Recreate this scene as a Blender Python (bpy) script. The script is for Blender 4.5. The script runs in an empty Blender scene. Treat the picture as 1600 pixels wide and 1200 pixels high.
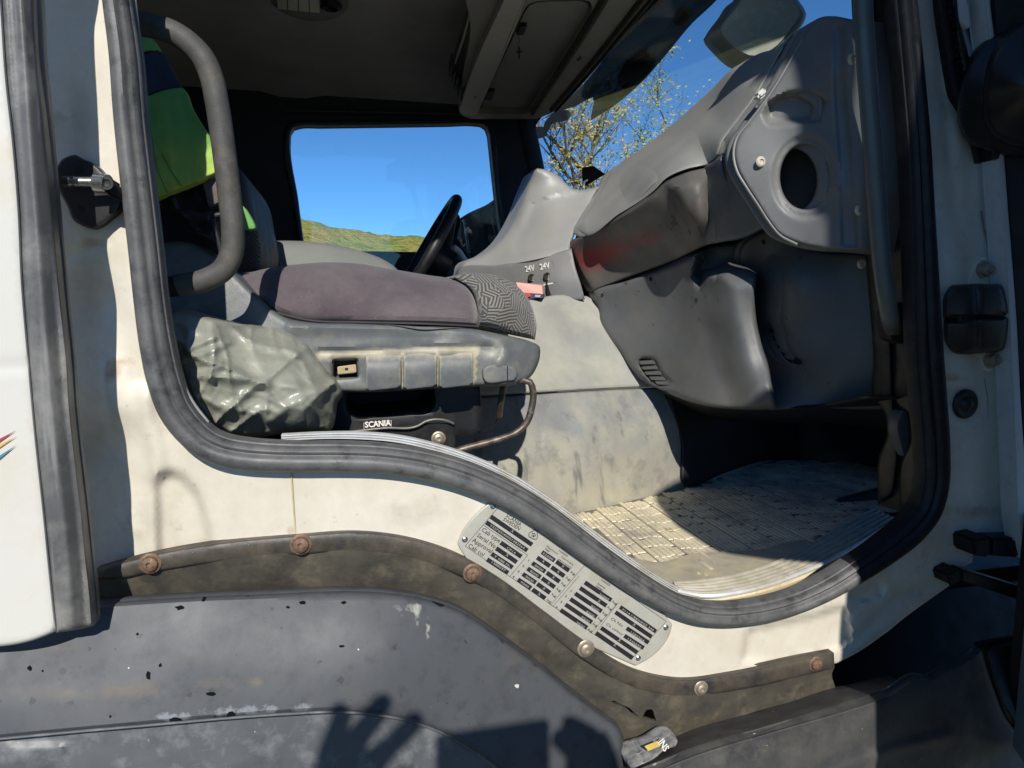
import bpy, bmesh, math, random
import numpy as np
from mathutils import Vector, Matrix, geometry, noise
random.seed(7)
SC = bpy.context.scene
COL = SC.collection
# ------------------------------------------------------------------ camera, sky, sun, exposure
F = 1066.0
CAM = np.array([0, -.9, 1.75]); YAW = math.radians(13.6); PIT = math.atan(130 / 1066)
cp, sp = math.cos(PIT), math.sin(PIT)
FW = np.array([math.sin(YAW) * cp, math.cos(YAW) * cp, -sp])
RT = np.array([math.cos(YAW), -math.sin(YAW), 0.]); UP = np.cross(RT, FW)
cd = bpy.data.cameras.new('camera'); cam = bpy.data.objects.new('camera', cd); COL.objects.link(cam)
cd.sensor_width = 36; cd.lens = 36 * F / 1600; cd.clip_start = .02; cd.clip_end = 5000
cam.matrix_world = Matrix([[RT[0], UP[0], -FW[0], CAM[0]], [RT[1], UP[1], -FW[1], CAM[1]], [RT[2], UP[2], -FW[2], CAM[2]], [0, 0, 0, 1]])
SC.camera = cam
def ray(px, py): return FW + RT * ((px - 800) / F) - UP * ((py - 600) / F)
SUN = ray(738, 1150); SUN = SUN / np.linalg.norm(SUN)          # direction the light travels
w = bpy.data.worlds.new('World'); SC.world = w; w.use_nodes = True
wn, wl = w.node_tree.nodes, w.node_tree.links
bg = wn['Background']; bg.inputs[1].default_value = .12
sky = wn.new('ShaderNodeTexSky'); sky.sky_type = 'NISHITA'; sky.sun_disc = False
sky.sun_elevation = math.asin(-SUN[2]); sky.sun_rotation = math.atan2(-SUN[0], -SUN[1])
sky.altitude = 3000; sky.air_density = 1.0; sky.dust_density = .0; sky.ozone_density = 8
tn = wn.new('ShaderNodeMix'); tn.data_type = 'RGBA'; tn.blend_type = 'MULTIPLY'; tn.inputs[0].default_value = 1; tn.inputs[7].default_value = (.68, .98, 1.05, 1)
wl.new(sky.outputs[0], tn.inputs[6]); wl.new(tn.outputs[2], bg.inputs[0])
sl = bpy.data.lights.new('sun', 'SUN'); sl.energy = 5.0; sl.angle = math.radians(.53); sl.color = (1, .955, .87)
so = bpy.data.objects.new('sun', sl); COL.objects.link(so)
so.rotation_euler = Vector(SUN).to_track_quat('-Z', 'Y').to_euler(); so.location = (0, -8, 9)
SC.view_settings.view_transform = 'Standard'; SC.view_settings.look = 'None'
SC.view_settings.exposure = 0; SC.view_settings.gamma = 1; SC.view_settings.use_curve_mapping = False
SC.render.engine = 'CYCLES'; SC.cycles.max_bounces = 8; SC.cycles.use_denoising = True

# ------------------------------------------------------------------ tools
def U(px, py, d):                      # where the sight line meets the lengthwise vertical plane y = d
    r = ray(px, py); return CAM + r * ((d - CAM[1]) / r[1])
def UZ(px, py, z):
    r = ray(px, py); return CAM + r * ((z - CAM[2]) / r[2])
def UT(px, py, t): return CAM + ray(px, py) * t
def rays(P): return FW[None] + np.outer((P[:, 0] - 800) / F, RT) - np.outer((P[:, 1] - 600) / F, UP)
def spl(pts, closed=False, step=6.0):
    """smooth curve through points (any dimension); a point given twice in a row is a corner"""
    segs, cur = [], []
    P = [tuple(map(float, p)) for p in pts]
    if closed:
        k = next((i for i in range(len(P)) if P[i] == P[i - 1]), None)
        if k is None:
            Q = P
            runs = None
        else:
            P = P[k:] + P[:k]; runs = True
            P.append(P[0])
    else: runs = True
    def cr(Q, cyc):
        Q = np.array(Q); n = len(Q); out = []
        for i in range(n if cyc else n - 1):
            p1, p2 = Q[i], Q[(i + 1) % n]
            p0 = Q[i - 1] if (cyc or i > 0) else p1 * 2 - p2
            p3 = Q[(i + 2) % n] if (cyc or i + 2 < n) else p2 * 2 - p1
            L = np.linalg.norm((p2 - p1)[:2]); m = max(1, int(L / step))
            d1 = max(np.linalg.norm((p1 - p0)[:2]), 1e-6); d2 = max(L, 1e-6); d3 = max(np.linalg.norm((p3 - p2)[:2]), 1e-6)
            m1 = ((p1 - p0) / d1 * d2 + (p2 - p1) / d2 * d1) / (d1 + d2) * d2
            m2 = ((p2 - p1) / d2 * d3 + (p3 - p2) / d3 * d2) / (d2 + d3) * d2
            for j in range(m):
                t = j / m; t2, t3 = t * t, t * t * t
                out.append((2 * t3 - 3 * t2 + 1) * p1 + (t3 - 2 * t2 + t) * m1 + (-2 * t3 + 3 * t2) * p2 + (t3 - t2) * m2)
        if not cyc: out.append(Q[-1])
        return out
    if runs is None: return np.array(cr(Q, True))
    cur = [P[0]]; out = []
    for p in P[1:]:
        if p == cur[-1] and len(cur) > 1:
            out += cr(cur, False)[:-1]; cur = [p]
        elif p != cur[-1]: cur.append(p)
    if len(cur) > 1: out += cr(cur, False)
    else: out.append(np.array(cur[0]))
    if closed and np.allclose(out[0], out[-1]): out = out[:-1]
    return np.array(out)
def lin(pts, closed=True, step=8.0):
    P = np.array(pts, float); out = []
    n = len(P)
    for i in range(n if closed else n - 1):
        a, b = P[i], P[(i + 1) % n]; m = max(1, int(np.linalg.norm(b - a) / step))
        for j in range(m): out.append(a + (b - a) * j / m)
    if not closed: out.append(P[-1])
    return np.array(out)
def inside(P, poly):
    x, y = P[:, 0], P[:, 1]; c = np.zeros(len(P), bool); n = len(poly)
    for i in range(n):
        x1, y1 = poly[i]; x2, y2 = poly[(i + 1) % n]
        if y1 == y2: continue
        m = ((y1 > y) != (y2 > y)) & (x < (x2 - x1) * (y - y1) / (y2 - y1) + x1)
        c ^= m
    return c
def dist(P, poly, closed=True):
    D = np.full(len(P), 1e9); n = len(poly)
    for i in range(n if closed else n - 1):
        a = np.array(poly[i][:2], float); b = np.array(poly[(i + 1) % n][:2], float); ab = b - a; L = ab @ ab
        if L < 1e-12: continue
        t = np.clip(((P - a) @ ab) / L, 0, 1); q = a + t[:, None] * ab
        D = np.minimum(D, np.hypot(*(P - q).T))
    return D
def field(ctrl):
    """smooth field of depths d through control points (px, py, d), fitted on inverse distance so flat things stay flat"""
    if np.isscalar(ctrl): return lambda P: np.full(len(P), float(ctrl))
    C = np.array(ctrl, float); R = rays(C[:, :2]); inv = R[:, 1] / (C[:, 2] - CAM[1]); X = C[:, :2] / 400.; n = len(C)
    if n <= 3:
        A = np.c_[X, np.ones(n)]; co = np.linalg.lstsq(A, inv, rcond=None)[0]
        ev = lambda P: np.c_[P / 400., np.ones(len(P))] @ co
    else:
        def K(r2): return np.where(r2 > 1e-12, .5 * r2 * np.log(np.maximum(r2, 1e-12)), 0)
        D2 = ((X[:, None] - X[None]) ** 2).sum(-1); A = np.zeros((n + 3, n + 3))
        A[:n, :n] = K(D2) + np.eye(n) * 1e-4; A[:n, n:] = np.c_[X, np.ones(n)]; A[n:, :n] = A[:n, n:].T
        co = np.linalg.solve(A, np.r_[inv, 0, 0, 0])
        def ev(P):
            Y = P / 400.; D = ((Y[:, None] - X[None]) ** 2).sum(-1)
            return K(D) @ co[:n] + np.c_[Y, np.ones(len(P))] @ co[n:]
    return lambda P: rays(P)[:, 1] / ev(P) + CAM[1]
def sstep(x): x = np.clip(x, 0, 1); return x * x * (3 - 2 * x)
def dent(poly, depth, soft):           # pressed-in (or, negative, pressed-out) area with soft shoulders
    poly = np.array(poly, float)
    def f(P):
        D = dist(P, poly); I = inside(P, poly)
        return depth * sstep(np.where(I, .5 + D / soft, .5 - D / soft))
    return f
def ridge(path, h, wd):
    path = np.array(path, float)
    return lambda P: -h * np.exp(-(dist(P, path, False) / wd) ** 2)
def wob(amp, sc, seed=0, oct=3):
    def f(P): return np.array([amp * noise.fractal(Vector((p[0] / sc + seed, p[1] / sc, seed * 1.7)), 1., 2., oct) for p in P])
    return f
def setparent(o, parent):
    if parent is not None:
        o.parent = parent
        if parent.type == 'EMPTY' and parent.get('base'): o.location = Vector(o.location) - Vector(parent['base'])
def mk(name, verts, faces, mat, parent=None, smooth=True, sharp=35):
    me = bpy.data.meshes.new(name); me.from_pydata([tuple(v) for v in verts], [], faces); me.update()
    if smooth:
        me.polygons.foreach_set('use_smooth', [True] * len(me.polygons))
        me.set_sharp_from_angle(angle=math.radians(sharp))
    if mat: me.materials.append(mat)
    o = bpy.data.objects.new(name, me); COL.objects.link(o); setparent(o, parent)
    return o
def thing(name, label, cat, base=(0, 0, 0), group=None):
    o = bpy.data.objects.new(name, None); COL.objects.link(o); o.location = base; o['base'] = list(base)
    o.empty_display_size = .05; o['label'] = label; o['category'] = cat
    if group: o['group'] = group
    return o
def tag(o, label=None, cat=None, kind=None, group=None):
    if label: o['label'] = label
    if cat: o['category'] = cat
    if kind: o['kind'] = kind
    if group: o['group'] = group
    return o
def relief(name, outline, ctrl, mat, parent=None, thick=.012, res=9, roll=None, bumps=(), holes=(), sm=True, sharp=35, surf=None, back=(0, 1, 0), wear=None):
    O = spl(outline, True, res) if sm else lin(outline, True, res)
    H = [spl(h, True, min(res, 5)) for h in holes]
    x0, y0 = O.min(0); x1, y1 = O.max(0)
    gx, gy = np.meshgrid(np.arange(x0 + res / 2, x1, res), np.arange(y0 + res / 2, y1, res))
    gx[1::2] += res / 2
    G = np.c_[gx.ravel(), gy.ravel()]
    loops = [O] + H
    keep = inside(G, O)
    for h in H: keep &= ~inside(G, h)
    G = G[keep]
    dl = np.min([dist(G, l) for l in loops], 0) if len(G) else np.zeros(0)
    G = G[dl > res * .45]
    if roll:
        rp = roll[0]; extra = []
        for l in loops:
            nx = np.roll(l, -1, 0); pv = np.roll(l, 1, 0); t = nx - pv; t /= np.maximum(np.hypot(*t.T), 1e-9)[:, None]; nn = np.c_[-t[:, 1], t[:, 0]]
            for fr in (.22, .55, 1.0):
                for sgn in (1, -1):
                    q = l + nn * sgn * rp * fr
                    k = inside(q, O)
                    for h in H: k &= ~inside(q, h)
                    q = q[k]
                    if len(q):
                        dd = np.min([dist(q, l2) for l2 in loops], 0); extra.append(q[dd > rp * fr * .8])
        if extra:
            E = np.concatenate(extra)
            if len(G):
                dl = np.min([dist(G, l) for l in loops], 0); G = G[dl > rp + res * .3]
            G = np.concatenate([G, E])
    P = np.concatenate(loops + [G]); edges = []; s = 0
    for l in loops:
        edges += [(s + i, s + (i + 1) % len(l)) for i in range(len(l))]; s += len(l)
    r = geometry.delaunay_2d_cdt([Vector(p) for p in P], edges, [], 0, 1e-4)
    V = np.array([tuple(v) for v in r[0]]); T = np.array([f for f in r[2] if len(f) == 3])
    cen = V[T].mean(1); k = inside(cen, O)
    for h in H: k &= ~inside(cen, h)
    T = T[k]
    a = V[T[:, 1]] - V[T[:, 0]]; b = V[T[:, 2]] - V[T[:, 0]]; cr = a[:, 0] * b[:, 1] - a[:, 1] * b[:, 0]
    T[cr > 0] = T[cr > 0][:, ::-1]      # image y points down: keep faces towards the viewer
    if surf is not None: W = np.array([surf(*p) for p in V])
    else:
        d = field(ctrl)(V)
        for f in bumps: d = d + f(V)
        if roll:
            D = np.min([dist(V, l) for l in loops], 0); q = np.clip(1 - D / roll[0], 0, 1)
            d = d + roll[1] * (1 - np.sqrt(np.maximum(1 - q * q, 0)))
        R = rays(V); W = CAM[None] + R * ((d - CAM[1]) / R[:, 1])[:, None]
    n = len(W)
    cnt = {}
    for t in T:
        for i in range(3):
            e = (int(t[i]), int(t[(i + 1) % 3])); cnt[e] = cnt.get(e, 0) + 1
    faces = [tuple(int(i) for i in t) for t in T]
    bk = W + np.array(back) * thick
    faces += [tuple(int(i) + n for i in t[::-1]) for t in T]
    for (i, j) in cnt:
        if (j, i) not in cnt: faces.append((j, i, i + n, j + n))
    o = mk(name, np.concatenate([W, bk]), faces, mat, parent, True, sharp)
    for k, f in enumerate(wear or ()):
        at = o.data.attributes.new('wear%d' % k, 'FLOAT', 'POINT'); v = np.clip(f(V), 0, 1); at.data.foreach_set('value', np.r_[v, v])
    return o
def blob(*pts):                         # soft worn area: (px, py, radius x, radius y, strength)
    return lambda P: np.clip(sum(s * np.exp(-((P[:, 0] - x) / rx) ** 2 - ((P[:, 1] - y) / ry) ** 2) for x, y, rx, ry, s in pts), 0, 1)
def along(path, wd, s=1.): return lambda P: s * np.exp(-(dist(P, path, False) / wd) ** 2)
def frames(P):
    P = [Vector(p) for p in P]; n = len(P); T = [(P[min(i + 1, n - 1)] - P[max(i - 1, 0)]).normalized() for i in range(n)]
    nrm = T[0].orthogonal().normalized(); out = []
    for i in range(n):
        nrm = (nrm - T[i] * nrm.dot(T[i])).normalized(); out.append((P[i], T[i], nrm, T[i].cross(nrm)))
    return out
def tube(name, path, r, mat, parent=None, seg=14, cap=True, caps_flat=True):
    fr = frames(path); V = []; Fc = []; n = len(fr)
    for i, (p, t, a, b) in enumerate(fr):
        rr = r[i] if hasattr(r, '__len__') else r
        for k in range(seg):
            an = 2 * math.pi * k / seg; V.append(p + a * (math.cos(an) * rr) + b * (math.sin(an) * rr))
    for i in range(n - 1):
        for k in range(seg):
            k2 = (k + 1) % seg; Fc.append((i * seg + k, i * seg + k2, (i + 1) * seg + k2, (i + 1) * seg + k))
    if cap: Fc.append(tuple(range(seg - 1, -1, -1))); Fc.append(tuple((n - 1) * seg + k for k in range(seg)))
    return mk(name, V, Fc, mat, parent)
def ptube(name, pts, hw, mat, parent=None, step=7, **k):
    """tube along (px, py, d) points, hw = half width in photo pixels at the first point"""
    S = spl(pts, False, step); P = [U(*s) for s in S]
    r = hw / F * ((pts[0][2] - CAM[1]) / ray(pts[0][0], pts[0][1])[1])
    return tube(name, P, r, mat, parent, **k)
def box(name, lo, hi, mat, parent=None, bev=.003):
    bm = bmesh.new(); bmesh.ops.create_cube(bm, size=1)
    lo, hi = Vector(lo), Vector(hi)
    for v in bm.verts: v.co = Vector((lo[i] + (hi[i] - lo[i]) * (v.co[i] + .5) for i in range(3)))
    if bev: bmesh.ops.bevel(bm, geom=bm.edges[:], offset=bev, segments=2, affect='EDGES')
    me = bpy.data.meshes.new(name); bm.to_mesh(me); bm.free()
    if mat: me.materials.append(mat)
    me.polygons.foreach_set('use_smooth', [True] * len(me.polygons)); me.set_sharp_from_angle(angle=math.radians(35))
    o = bpy.data.objects.new(name, me); COL.objects.link(o); setparent(o, parent); return o
def hexa(name, c8, mat, parent=None, bev=.002):
    """box from eight corners: front loop (4) then back loop (4)"""
    bm = bmesh.new(); v = [bm.verts.new(tuple(c)) for c in c8]
    for f in ((0, 1, 2, 3), (7, 6, 5, 4), (0, 4, 5, 1), (1, 5, 6, 2), (2, 6, 7, 3), (3, 7, 4, 0)): bm.faces.new([v[i] for i in f])
    bmesh.ops.recalc_face_normals(bm, faces=bm.faces[:])
    if bev: bmesh.ops.bevel(bm, geom=bm.edges[:], offset=bev, segments=2, affect='EDGES')
    me = bpy.data.meshes.new(name); bm.to_mesh(me); bm.free()
    if mat: me.materials.append(mat)
    me.polygons.foreach_set('use_smooth', [True] * len(me.polygons)); me.set_sharp_from_angle(angle=math.radians(35))
    o = bpy.data.objects.new(name, me); COL.objects.link(o); setparent(o, parent); return o
def pquad(name, q, d, thick, mat, parent=None, bev=.002):
    """block whose front face is the photo-pixel quad q at depth d (number or four), straight back by thick"""
    ds = [d] * 4 if np.isscalar(d) else d
    f = [U(q[i][0], q[i][1], ds[i]) for i in range(4)]
    return hexa(name, f + [p + np.array([0, thick, 0]) for p in f], mat, parent, bev)
def lathe(name, prof, mat, seg=24):
    """solid of revolution round -y: prof = [(radius, out)], closed to the axis"""
    V, Fc = [], []
    for (r, o) in prof:
        for k in range(seg):
            a = 2 * math.pi * k / seg; V.append((r * math.cos(a), -o, r * math.sin(a)))
    for i in range(len(prof) - 1):
        for k in range(seg):
            k2 = (k + 1) % seg; Fc.append((i * seg + k, i * seg + k2, (i + 1) * seg + k2, (i + 1) * seg + k))
    Fc.append(tuple(range(seg - 1, -1, -1))); Fc.append(tuple((len(prof) - 1) * seg + k for k in range(seg)))
    me = bpy.data.meshes.new(name); me.from_pydata(V, [], Fc); me.update()
    bm = bmesh.new(); bm.from_mesh(me); bmesh.ops.recalc_face_normals(bm, faces=bm.faces[:]); bm.to_mesh(me); bm.free()
    me.polygons.foreach_set('use_smooth', [True] * len(me.polygons)); me.set_sharp_from_angle(angle=math.radians(35))
    if mat: me.materials.append(mat)
    return me
def place(name, me, loc, parent, scale=1., rot=None):
    o = bpy.data.objects.new(name, me); COL.objects.link(o); o.location = loc; o.scale = (scale,) * 3
    if rot: o.rotation_euler = rot
    setparent(o, parent); return o
def sweep(name, path, prof, mat, parent=None, outv=(0, -1, 0)):
    """profile (across, out) swept along rows (px, py, half width px, d); across is in half widths"""
    V, Fc = [], []; m = len(prof); P = [Vector(U(s[0], s[1], s[3])) for s in path]; n = len(P); ov = Vector(outv)
    for i in range(n):
        t = (P[min(i + 1, n - 1)] - P[max(i - 1, 0)]).normalized(); a = t.cross(ov).normalized()
        sc = path[i][2] / F * float(np.dot(np.array(P[i]) - CAM, FW))
        for (x, o) in prof: V.append(P[i] + a * (x * sc) + ov * o)
    for i in range(n - 1):
        for k in range(m):
            k2 = (k + 1) % m; Fc.append((i * m + k, i * m + k2, (i + 1) * m + k2, (i + 1) * m + k))
    Fc.append(tuple(range(m))); Fc.append(tuple((n - 1) * m + k for k in range(m - 1, -1, -1)))
    o = mk(name, V, Fc, mat, parent, True, 40)
    bm = bmesh.new(); bm.from_mesh(o.data); bmesh.ops.recalc_face_normals(bm, faces=bm.faces[:]); bm.to_mesh(o.data); bm.free()
    return o
TEXTS = []
def text(s, a, b, mat, parent, nrm=(0, -1, 0), h=None, name='lettering', bold=0.0, lift=.0004):
    """lettering whose baseline runs from a to b (world points)"""
    cu = bpy.data.curves.new(name, 'FONT'); cu.body = s; cu.size = 1; cu.resolution_u = 2; cu.extrude = 0; cu.offset = bold
    cu.materials.append(mat); o = bpy.data.objects.new(name, cu); COL.objects.link(o); setparent(o, parent)
    TEXTS.append((o, Vector(a), Vector(b), Vector(nrm), h, lift)); return o
def finish_text():
    bpy.context.view_layer.update()
    for o, a, b, n, h, lift in TEXTS:
        x = (b - a); L = x.length; x.normalize(); n = (n - x * n.dot(x)).normalized(); y = n.cross(x)
        wd = max(o.dimensions.x, 1e-4)
        sx = L / wd; sy = sx if h is None else h / .7
        m = Matrix([[x[0] * sx, y[0] * sy, n[0], a[0] + n[0] * lift], [x[1] * sx, y[1] * sy, n[1], a[1] + n[1] * lift], [x[2] * sx, y[2] * sy, n[2], a[2] + n[2] * lift], [0, 0, 0, 1]])
        dg = bpy.context.evaluated_depsgraph_get(); par = o.parent
        me = bpy.data.meshes.new_from_object(o.evaluated_get(dg)); me.transform(m); nm = o.name
        if not me.materials: me.materials.append(o.data.materials[0])
        bpy.data.objects.remove(o); q = bpy.data.objects.new('lettering', me); COL.objects.link(q); q.parent = par

# ------------------------------------------------------------------ materials
def M(name, col, rough=.5, spec=.5, metal=0., var=.12, vs=9., dirt=None, bump=None, specks=(), coat=0., grad=None, streak=None, rvar=.08, wear=()):
    """procedural surface. dirt = [(colour, cover 0..1, scale, softness)], specks = [(colour, scale, size 0..1)], bump = (height, scale)"""
    m = bpy.data.materials.new(name); m.use_nodes = True; N, L = m.node_tree.nodes, m.node_tree.links
    b = N['Principled BSDF']; b.inputs['Metallic'].default_value = metal; b.inputs['Specular IOR Level'].default_value = spec
    b.inputs['Coat Weight'].default_value = coat; b.inputs['Coat Roughness'].default_value = .15
    tc = N.new('ShaderNodeTexCoord').outputs['Object']
    def nz(sc, det=5, ro=.6, vec=None):
        n = N.new('ShaderNodeTexNoise'); n.inputs['Scale'].default_value = sc; n.inputs['Detail'].default_value = det; n.inputs['Roughness'].default_value = ro
        L.new(vec or tc, n.inputs['Vector']); return n.outputs['Fac']
    def rng(v, a, c, lo=0., hi=1.):
        n = N.new('ShaderNodeMapRange'); n.inputs[1].default_value = a; n.inputs[2].default_value = c; n.inputs[3].default_value = lo; n.inputs[4].default_value = hi
        L.new(v, n.inputs[0]); return n.outputs[0]
    def mix(f, a, c):
        n = N.new('ShaderNodeMix'); n.data_type = 'RGBA'; L.new(f, n.inputs[0])
        for k, v in ((6, a), (7, c)):
            if isinstance(v, tuple): n.inputs[k].default_value = (*v, 1)
            else: L.new(v, n.inputs[k])
        return n.outputs[2]
    lo = tuple(c * (1 - var) for c in col); hi = tuple(min(1, c * (1 + var)) for c in col)
    c = mix(rng(nz(vs), .3, .7), lo, hi)
    if grad:                            # (colour, axis, from, to, noise scale): a second colour growing towards one side
        gc, ax, g0, g1, gs = grad; s = N.new('ShaderNodeSeparateXYZ'); L.new(tc, s.inputs[0])
        ad = N.new('ShaderNodeMath'); ad.operation = 'MULTIPLY_ADD'; L.new(nz(gs), ad.inputs[0]); ad.inputs[1].default_value = abs(g1 - g0) * 1.6; 
        sb = N.new('ShaderNodeMath'); sb.operation = 'SUBTRACT'; L.new(s.outputs[ax], sb.inputs[0]); sb.inputs[1].default_value = abs(g1 - g0) * .8
        L.new(sb.outputs[0], ad.inputs[2]); c = mix(rng(ad.outputs[0], g0, g1), c, gc)
    for (dc, cover, sc, soft) in (dirt or ()):
        f = nz(sc, 8, .68); e = .5 + (.5 - cover) * .42
        c = mix(rng(f, e - soft, e + soft), c, dc)
    if streak:                          # (colour, cover, scale): vertical runs
        dc, cover, sc = streak; mp = N.new('ShaderNodeMapping'); mp.inputs['Scale'].default_value = (1, 1, .08); L.new(tc, mp.inputs[0])
        e = .5 + (.5 - cover) * .42; c = mix(rng(nz(sc, 4, .6, mp.outputs[0]), e - .06, e + .06), c, dc)
    for (dc, sc, size) in specks:
        v = N.new('ShaderNodeTexVoronoi'); v.inputs['Scale'].default_value = sc; v.inputs['Randomness'].default_value = 1
        wv = N.new('ShaderNodeVectorMath'); wv.operation = 'MULTIPLY_ADD'; nn = N.new('ShaderNodeTexNoise'); nn.inputs['Scale'].default_value = sc * 2; L.new(tc, nn.inputs['Vector'])
        L.new(nn.outputs['Color'], wv.inputs[0]); wv.inputs[1].default_value = (.6 / sc,) * 3; L.new(tc, wv.inputs[2]); L.new(wv.outputs[0], v.inputs['Vector'])
        sepc = N.new('ShaderNodeSeparateColor'); L.new(v.outputs['Color'], sepc.inputs[0])
        th = N.new('ShaderNodeMath'); th.operation = 'MULTIPLY'; L.new(sepc.outputs[0], th.inputs[0]); th.inputs[1].default_value = size
        p3 = N.new('ShaderNodeMath'); p3.operation = 'POWER'; L.new(sepc.outputs[1], p3.inputs[0]); p3.inputs[1].default_value = 3.
        t2 = N.new('ShaderNodeMath'); t2.operation = 'MULTIPLY'; L.new(p3.outputs[0], t2.inputs[0]); L.new(th.outputs[0], t2.inputs[1])
        ls = N.new('ShaderNodeMath'); ls.operation = 'LESS_THAN'; L.new(v.outputs['Distance'], ls.inputs[0]); L.new(t2.outputs[0], ls.inputs[1])
        c = mix(ls.outputs[0], c, dc)
    for k, (dc, sc, soft) in enumerate(wear):   # worn or stained spots of their own shape, broken up by noise
        at = N.new('ShaderNodeAttribute'); at.attribute_name = 'wear%d' % k; ad = N.new('ShaderNodeMath'); ad.operation = 'MULTIPLY_ADD'; ad.inputs[1].default_value = .9
        L.new(at.outputs['Fac'], ad.inputs[0]); L.new(nz(sc, 8, .7), ad.inputs[2]); c = mix(rng(ad.outputs[0], .92 - soft, .92 + soft), c, dc)
    L.new(c, b.inputs['Base Color'])
    L.new(rng(nz(vs * 2.3), .3, .7, max(0, rough - rvar), min(1, rough + rvar)), b.inputs['Roughness'])
    if bump:
        bn = N.new('ShaderNodeBump'); bn.inputs['Strength'].default_value = bump[2] if len(bump) > 2 else .5; bn.inputs['Distance'].default_value = bump[0]
        L.new(nz(bump[1], 4, .6), bn.inputs['Height']); L.new(bn.outputs[0], b.inputs['Normal'])
    m['p'] = 1
    return m
def glass(name, tint=(.985, .99, .99), fac=.06, rough=0.02):
    m = bpy.data.materials.new(name); m.use_nodes = True; N, L = m.node_tree.nodes, m.node_tree.links
    N.remove(N['Principled BSDF']); t = N.new('ShaderNodeBsdfTransparent'); t.inputs[0].default_value = (*tint, 1)
    g = N.new('ShaderNodeBsdfGlossy'); g.inputs['Roughness'].default_value = rough; g.inputs[0].default_value = (1, 1, 1, 1)
    lw = N.new('ShaderNodeLayerWeight'); lw.inputs[0].default_value = .5; mx = N.new('ShaderNodeMixShader')
    pw = N.new('ShaderNodeMath'); pw.operation = 'POWER'; pw.inputs[1].default_value = 5.; L.new(lw.outputs['Facing'], pw.inputs[0])
    ml = N.new('ShaderNodeMath'); ml.operation = 'MULTIPLY_ADD'; ml.inputs[1].default_value = .6; ml.inputs[2].default_value = fac * .5; ml.use_clamp = True; L.new(pw.outputs[0], ml.inputs[0])
    L.new(ml.outputs[0], mx.inputs[0]); L.new(t.outputs[0], mx.inputs[1]); L.new(g.outputs[0], mx.inputs[2]); L.new(mx.outputs[0], N['Material Output'].inputs[0])
    return m
WHITE = M('aged_white_paint', (.67, .625, .535), .34, .5, var=.05, vs=4, dirt=[((.50, .44, .33), .16, 5, .16), ((.57, .52, .42), .34, 22, .2), ((.30, .22, .13), .03, 9, .1), ((.40, .36, .29), .05, 60, .08)], specks=[((.07, .06, .05), 60, .055), ((.16, .12, .08), 130, .05)], bump=(.0006, 60, .25), wear=[((.36, .23, .11), 26, .25), ((.30, .27, .22), 12, .35)])
FAIR = M('fairing_white_paint', (.635, .615, .565), .32, .5, var=.03, vs=3, dirt=[((.60, .54, .42), .14, 8, .14)], specks=[((.2, .17, .14), 50, .04)])
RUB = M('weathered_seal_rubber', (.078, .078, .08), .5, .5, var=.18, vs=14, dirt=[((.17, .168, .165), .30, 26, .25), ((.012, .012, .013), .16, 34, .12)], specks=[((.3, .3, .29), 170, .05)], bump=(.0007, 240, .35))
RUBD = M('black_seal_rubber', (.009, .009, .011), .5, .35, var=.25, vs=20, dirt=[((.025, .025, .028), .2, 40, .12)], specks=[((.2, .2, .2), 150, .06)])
EDGE = M('fairing_edge_rubber', (.105, .104, .106), .46, .5, var=.22, vs=7, dirt=[((.30, .29, .26), .28, 9, .15), ((.045, .045, .05), .22, 14, .12)], streak=((.26, .255, .245), .25, 40), bump=(.0008, 90, .4))
STRIP = M('strip_black_rubber', (.035, .033, .031), .5, .5, var=.3, vs=18, dirt=[((.12, .095, .065), .34, 24, .2)], specks=[((.32, .29, .24), 260, .12)], bump=(.0006, 300, .5))
FLAP = M('dusty_flap_rubber', (.055, .050, .042), .6, .4, var=.25, vs=8, dirt=[((.118, .102, .075), .42, 11, .2), ((.19, .16, .11), .14, 24, .14), ((.03, .03, .03), .24, 15, .15)], specks=[((.4, .36, .28), 110, .07)], bump=(.001, 120, .4))
FEND = M('faded_fender_plastic', (.066, .070, .077), .52, .35, var=.12, vs=4, dirt=[((.085, .091, .102), .3, 7, .25), ((.12, .095, .07), .13, 4, .12), ((.045, .047, .055), .2, 38, .12)], specks=[((.010, .010, .011), 15, .2), ((.4, .4, .37), 50, .04), ((.045, .045, .05), 75, .4)], bump=(.0004, 130, .3), wear=[((.14, .115, .088), 30, .25), ((.33, .33, .30), 60, .12), ((.19, .205, .225), 60, .06)])
FEND2 = M('speckled_arch_plastic', (.085, .09, .098), .5, .5, var=.16, vs=5, dirt=[((.16, .168, .175), .33, 26, .07), ((.05, .05, .055), .2, 7, .12)], specks=[((.4, .4, .38), 60, .1)], bump=(.0006, 130, .3))
STEPM = M('scuffed_step_plastic', (.045, .046, .05), .48, .5, var=.2, vs=7, dirt=[((.10, .095, .085), .3, 14, .18), ((.18, .165, .135), .1, 6, .12)], specks=[((.45, .42, .36), 70, .12)], bump=(.0006, 160, .35))
ALU = M('sill_aluminium', (.70, .70, .69), .4, .5, metal=.25, var=.1, vs=30, dirt=[((.5, .42, .28), .2, 18, .15)])
RUST = M('rusty_bolt', (.17, .10, .066), .65, .4, metal=.3, var=.35, vs=90, dirt=[((.30, .22, .15), .3, 160, .15), ((.10, .05, .03), .2, 200, .1)], bump=(.0006, 500, .6))
ZINC = M('zinc_bolt', (.42, .38, .31), .45, .5, metal=.6, var=.2, vs=120, dirt=[((.34, .19, .10), .3, 150, .15)])
STEEL = M('worn_steel', (.50, .50, .50), .28, .5, metal=.95, var=.15, vs=60, dirt=[((.40, .30, .18), .18, 90, .12)])
BLACKP = M('black_plastic', (.011, .011, .012), .45, .4, var=.2, vs=20, dirt=[((.028, .028, .028), .14, 40, .15)])
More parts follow.
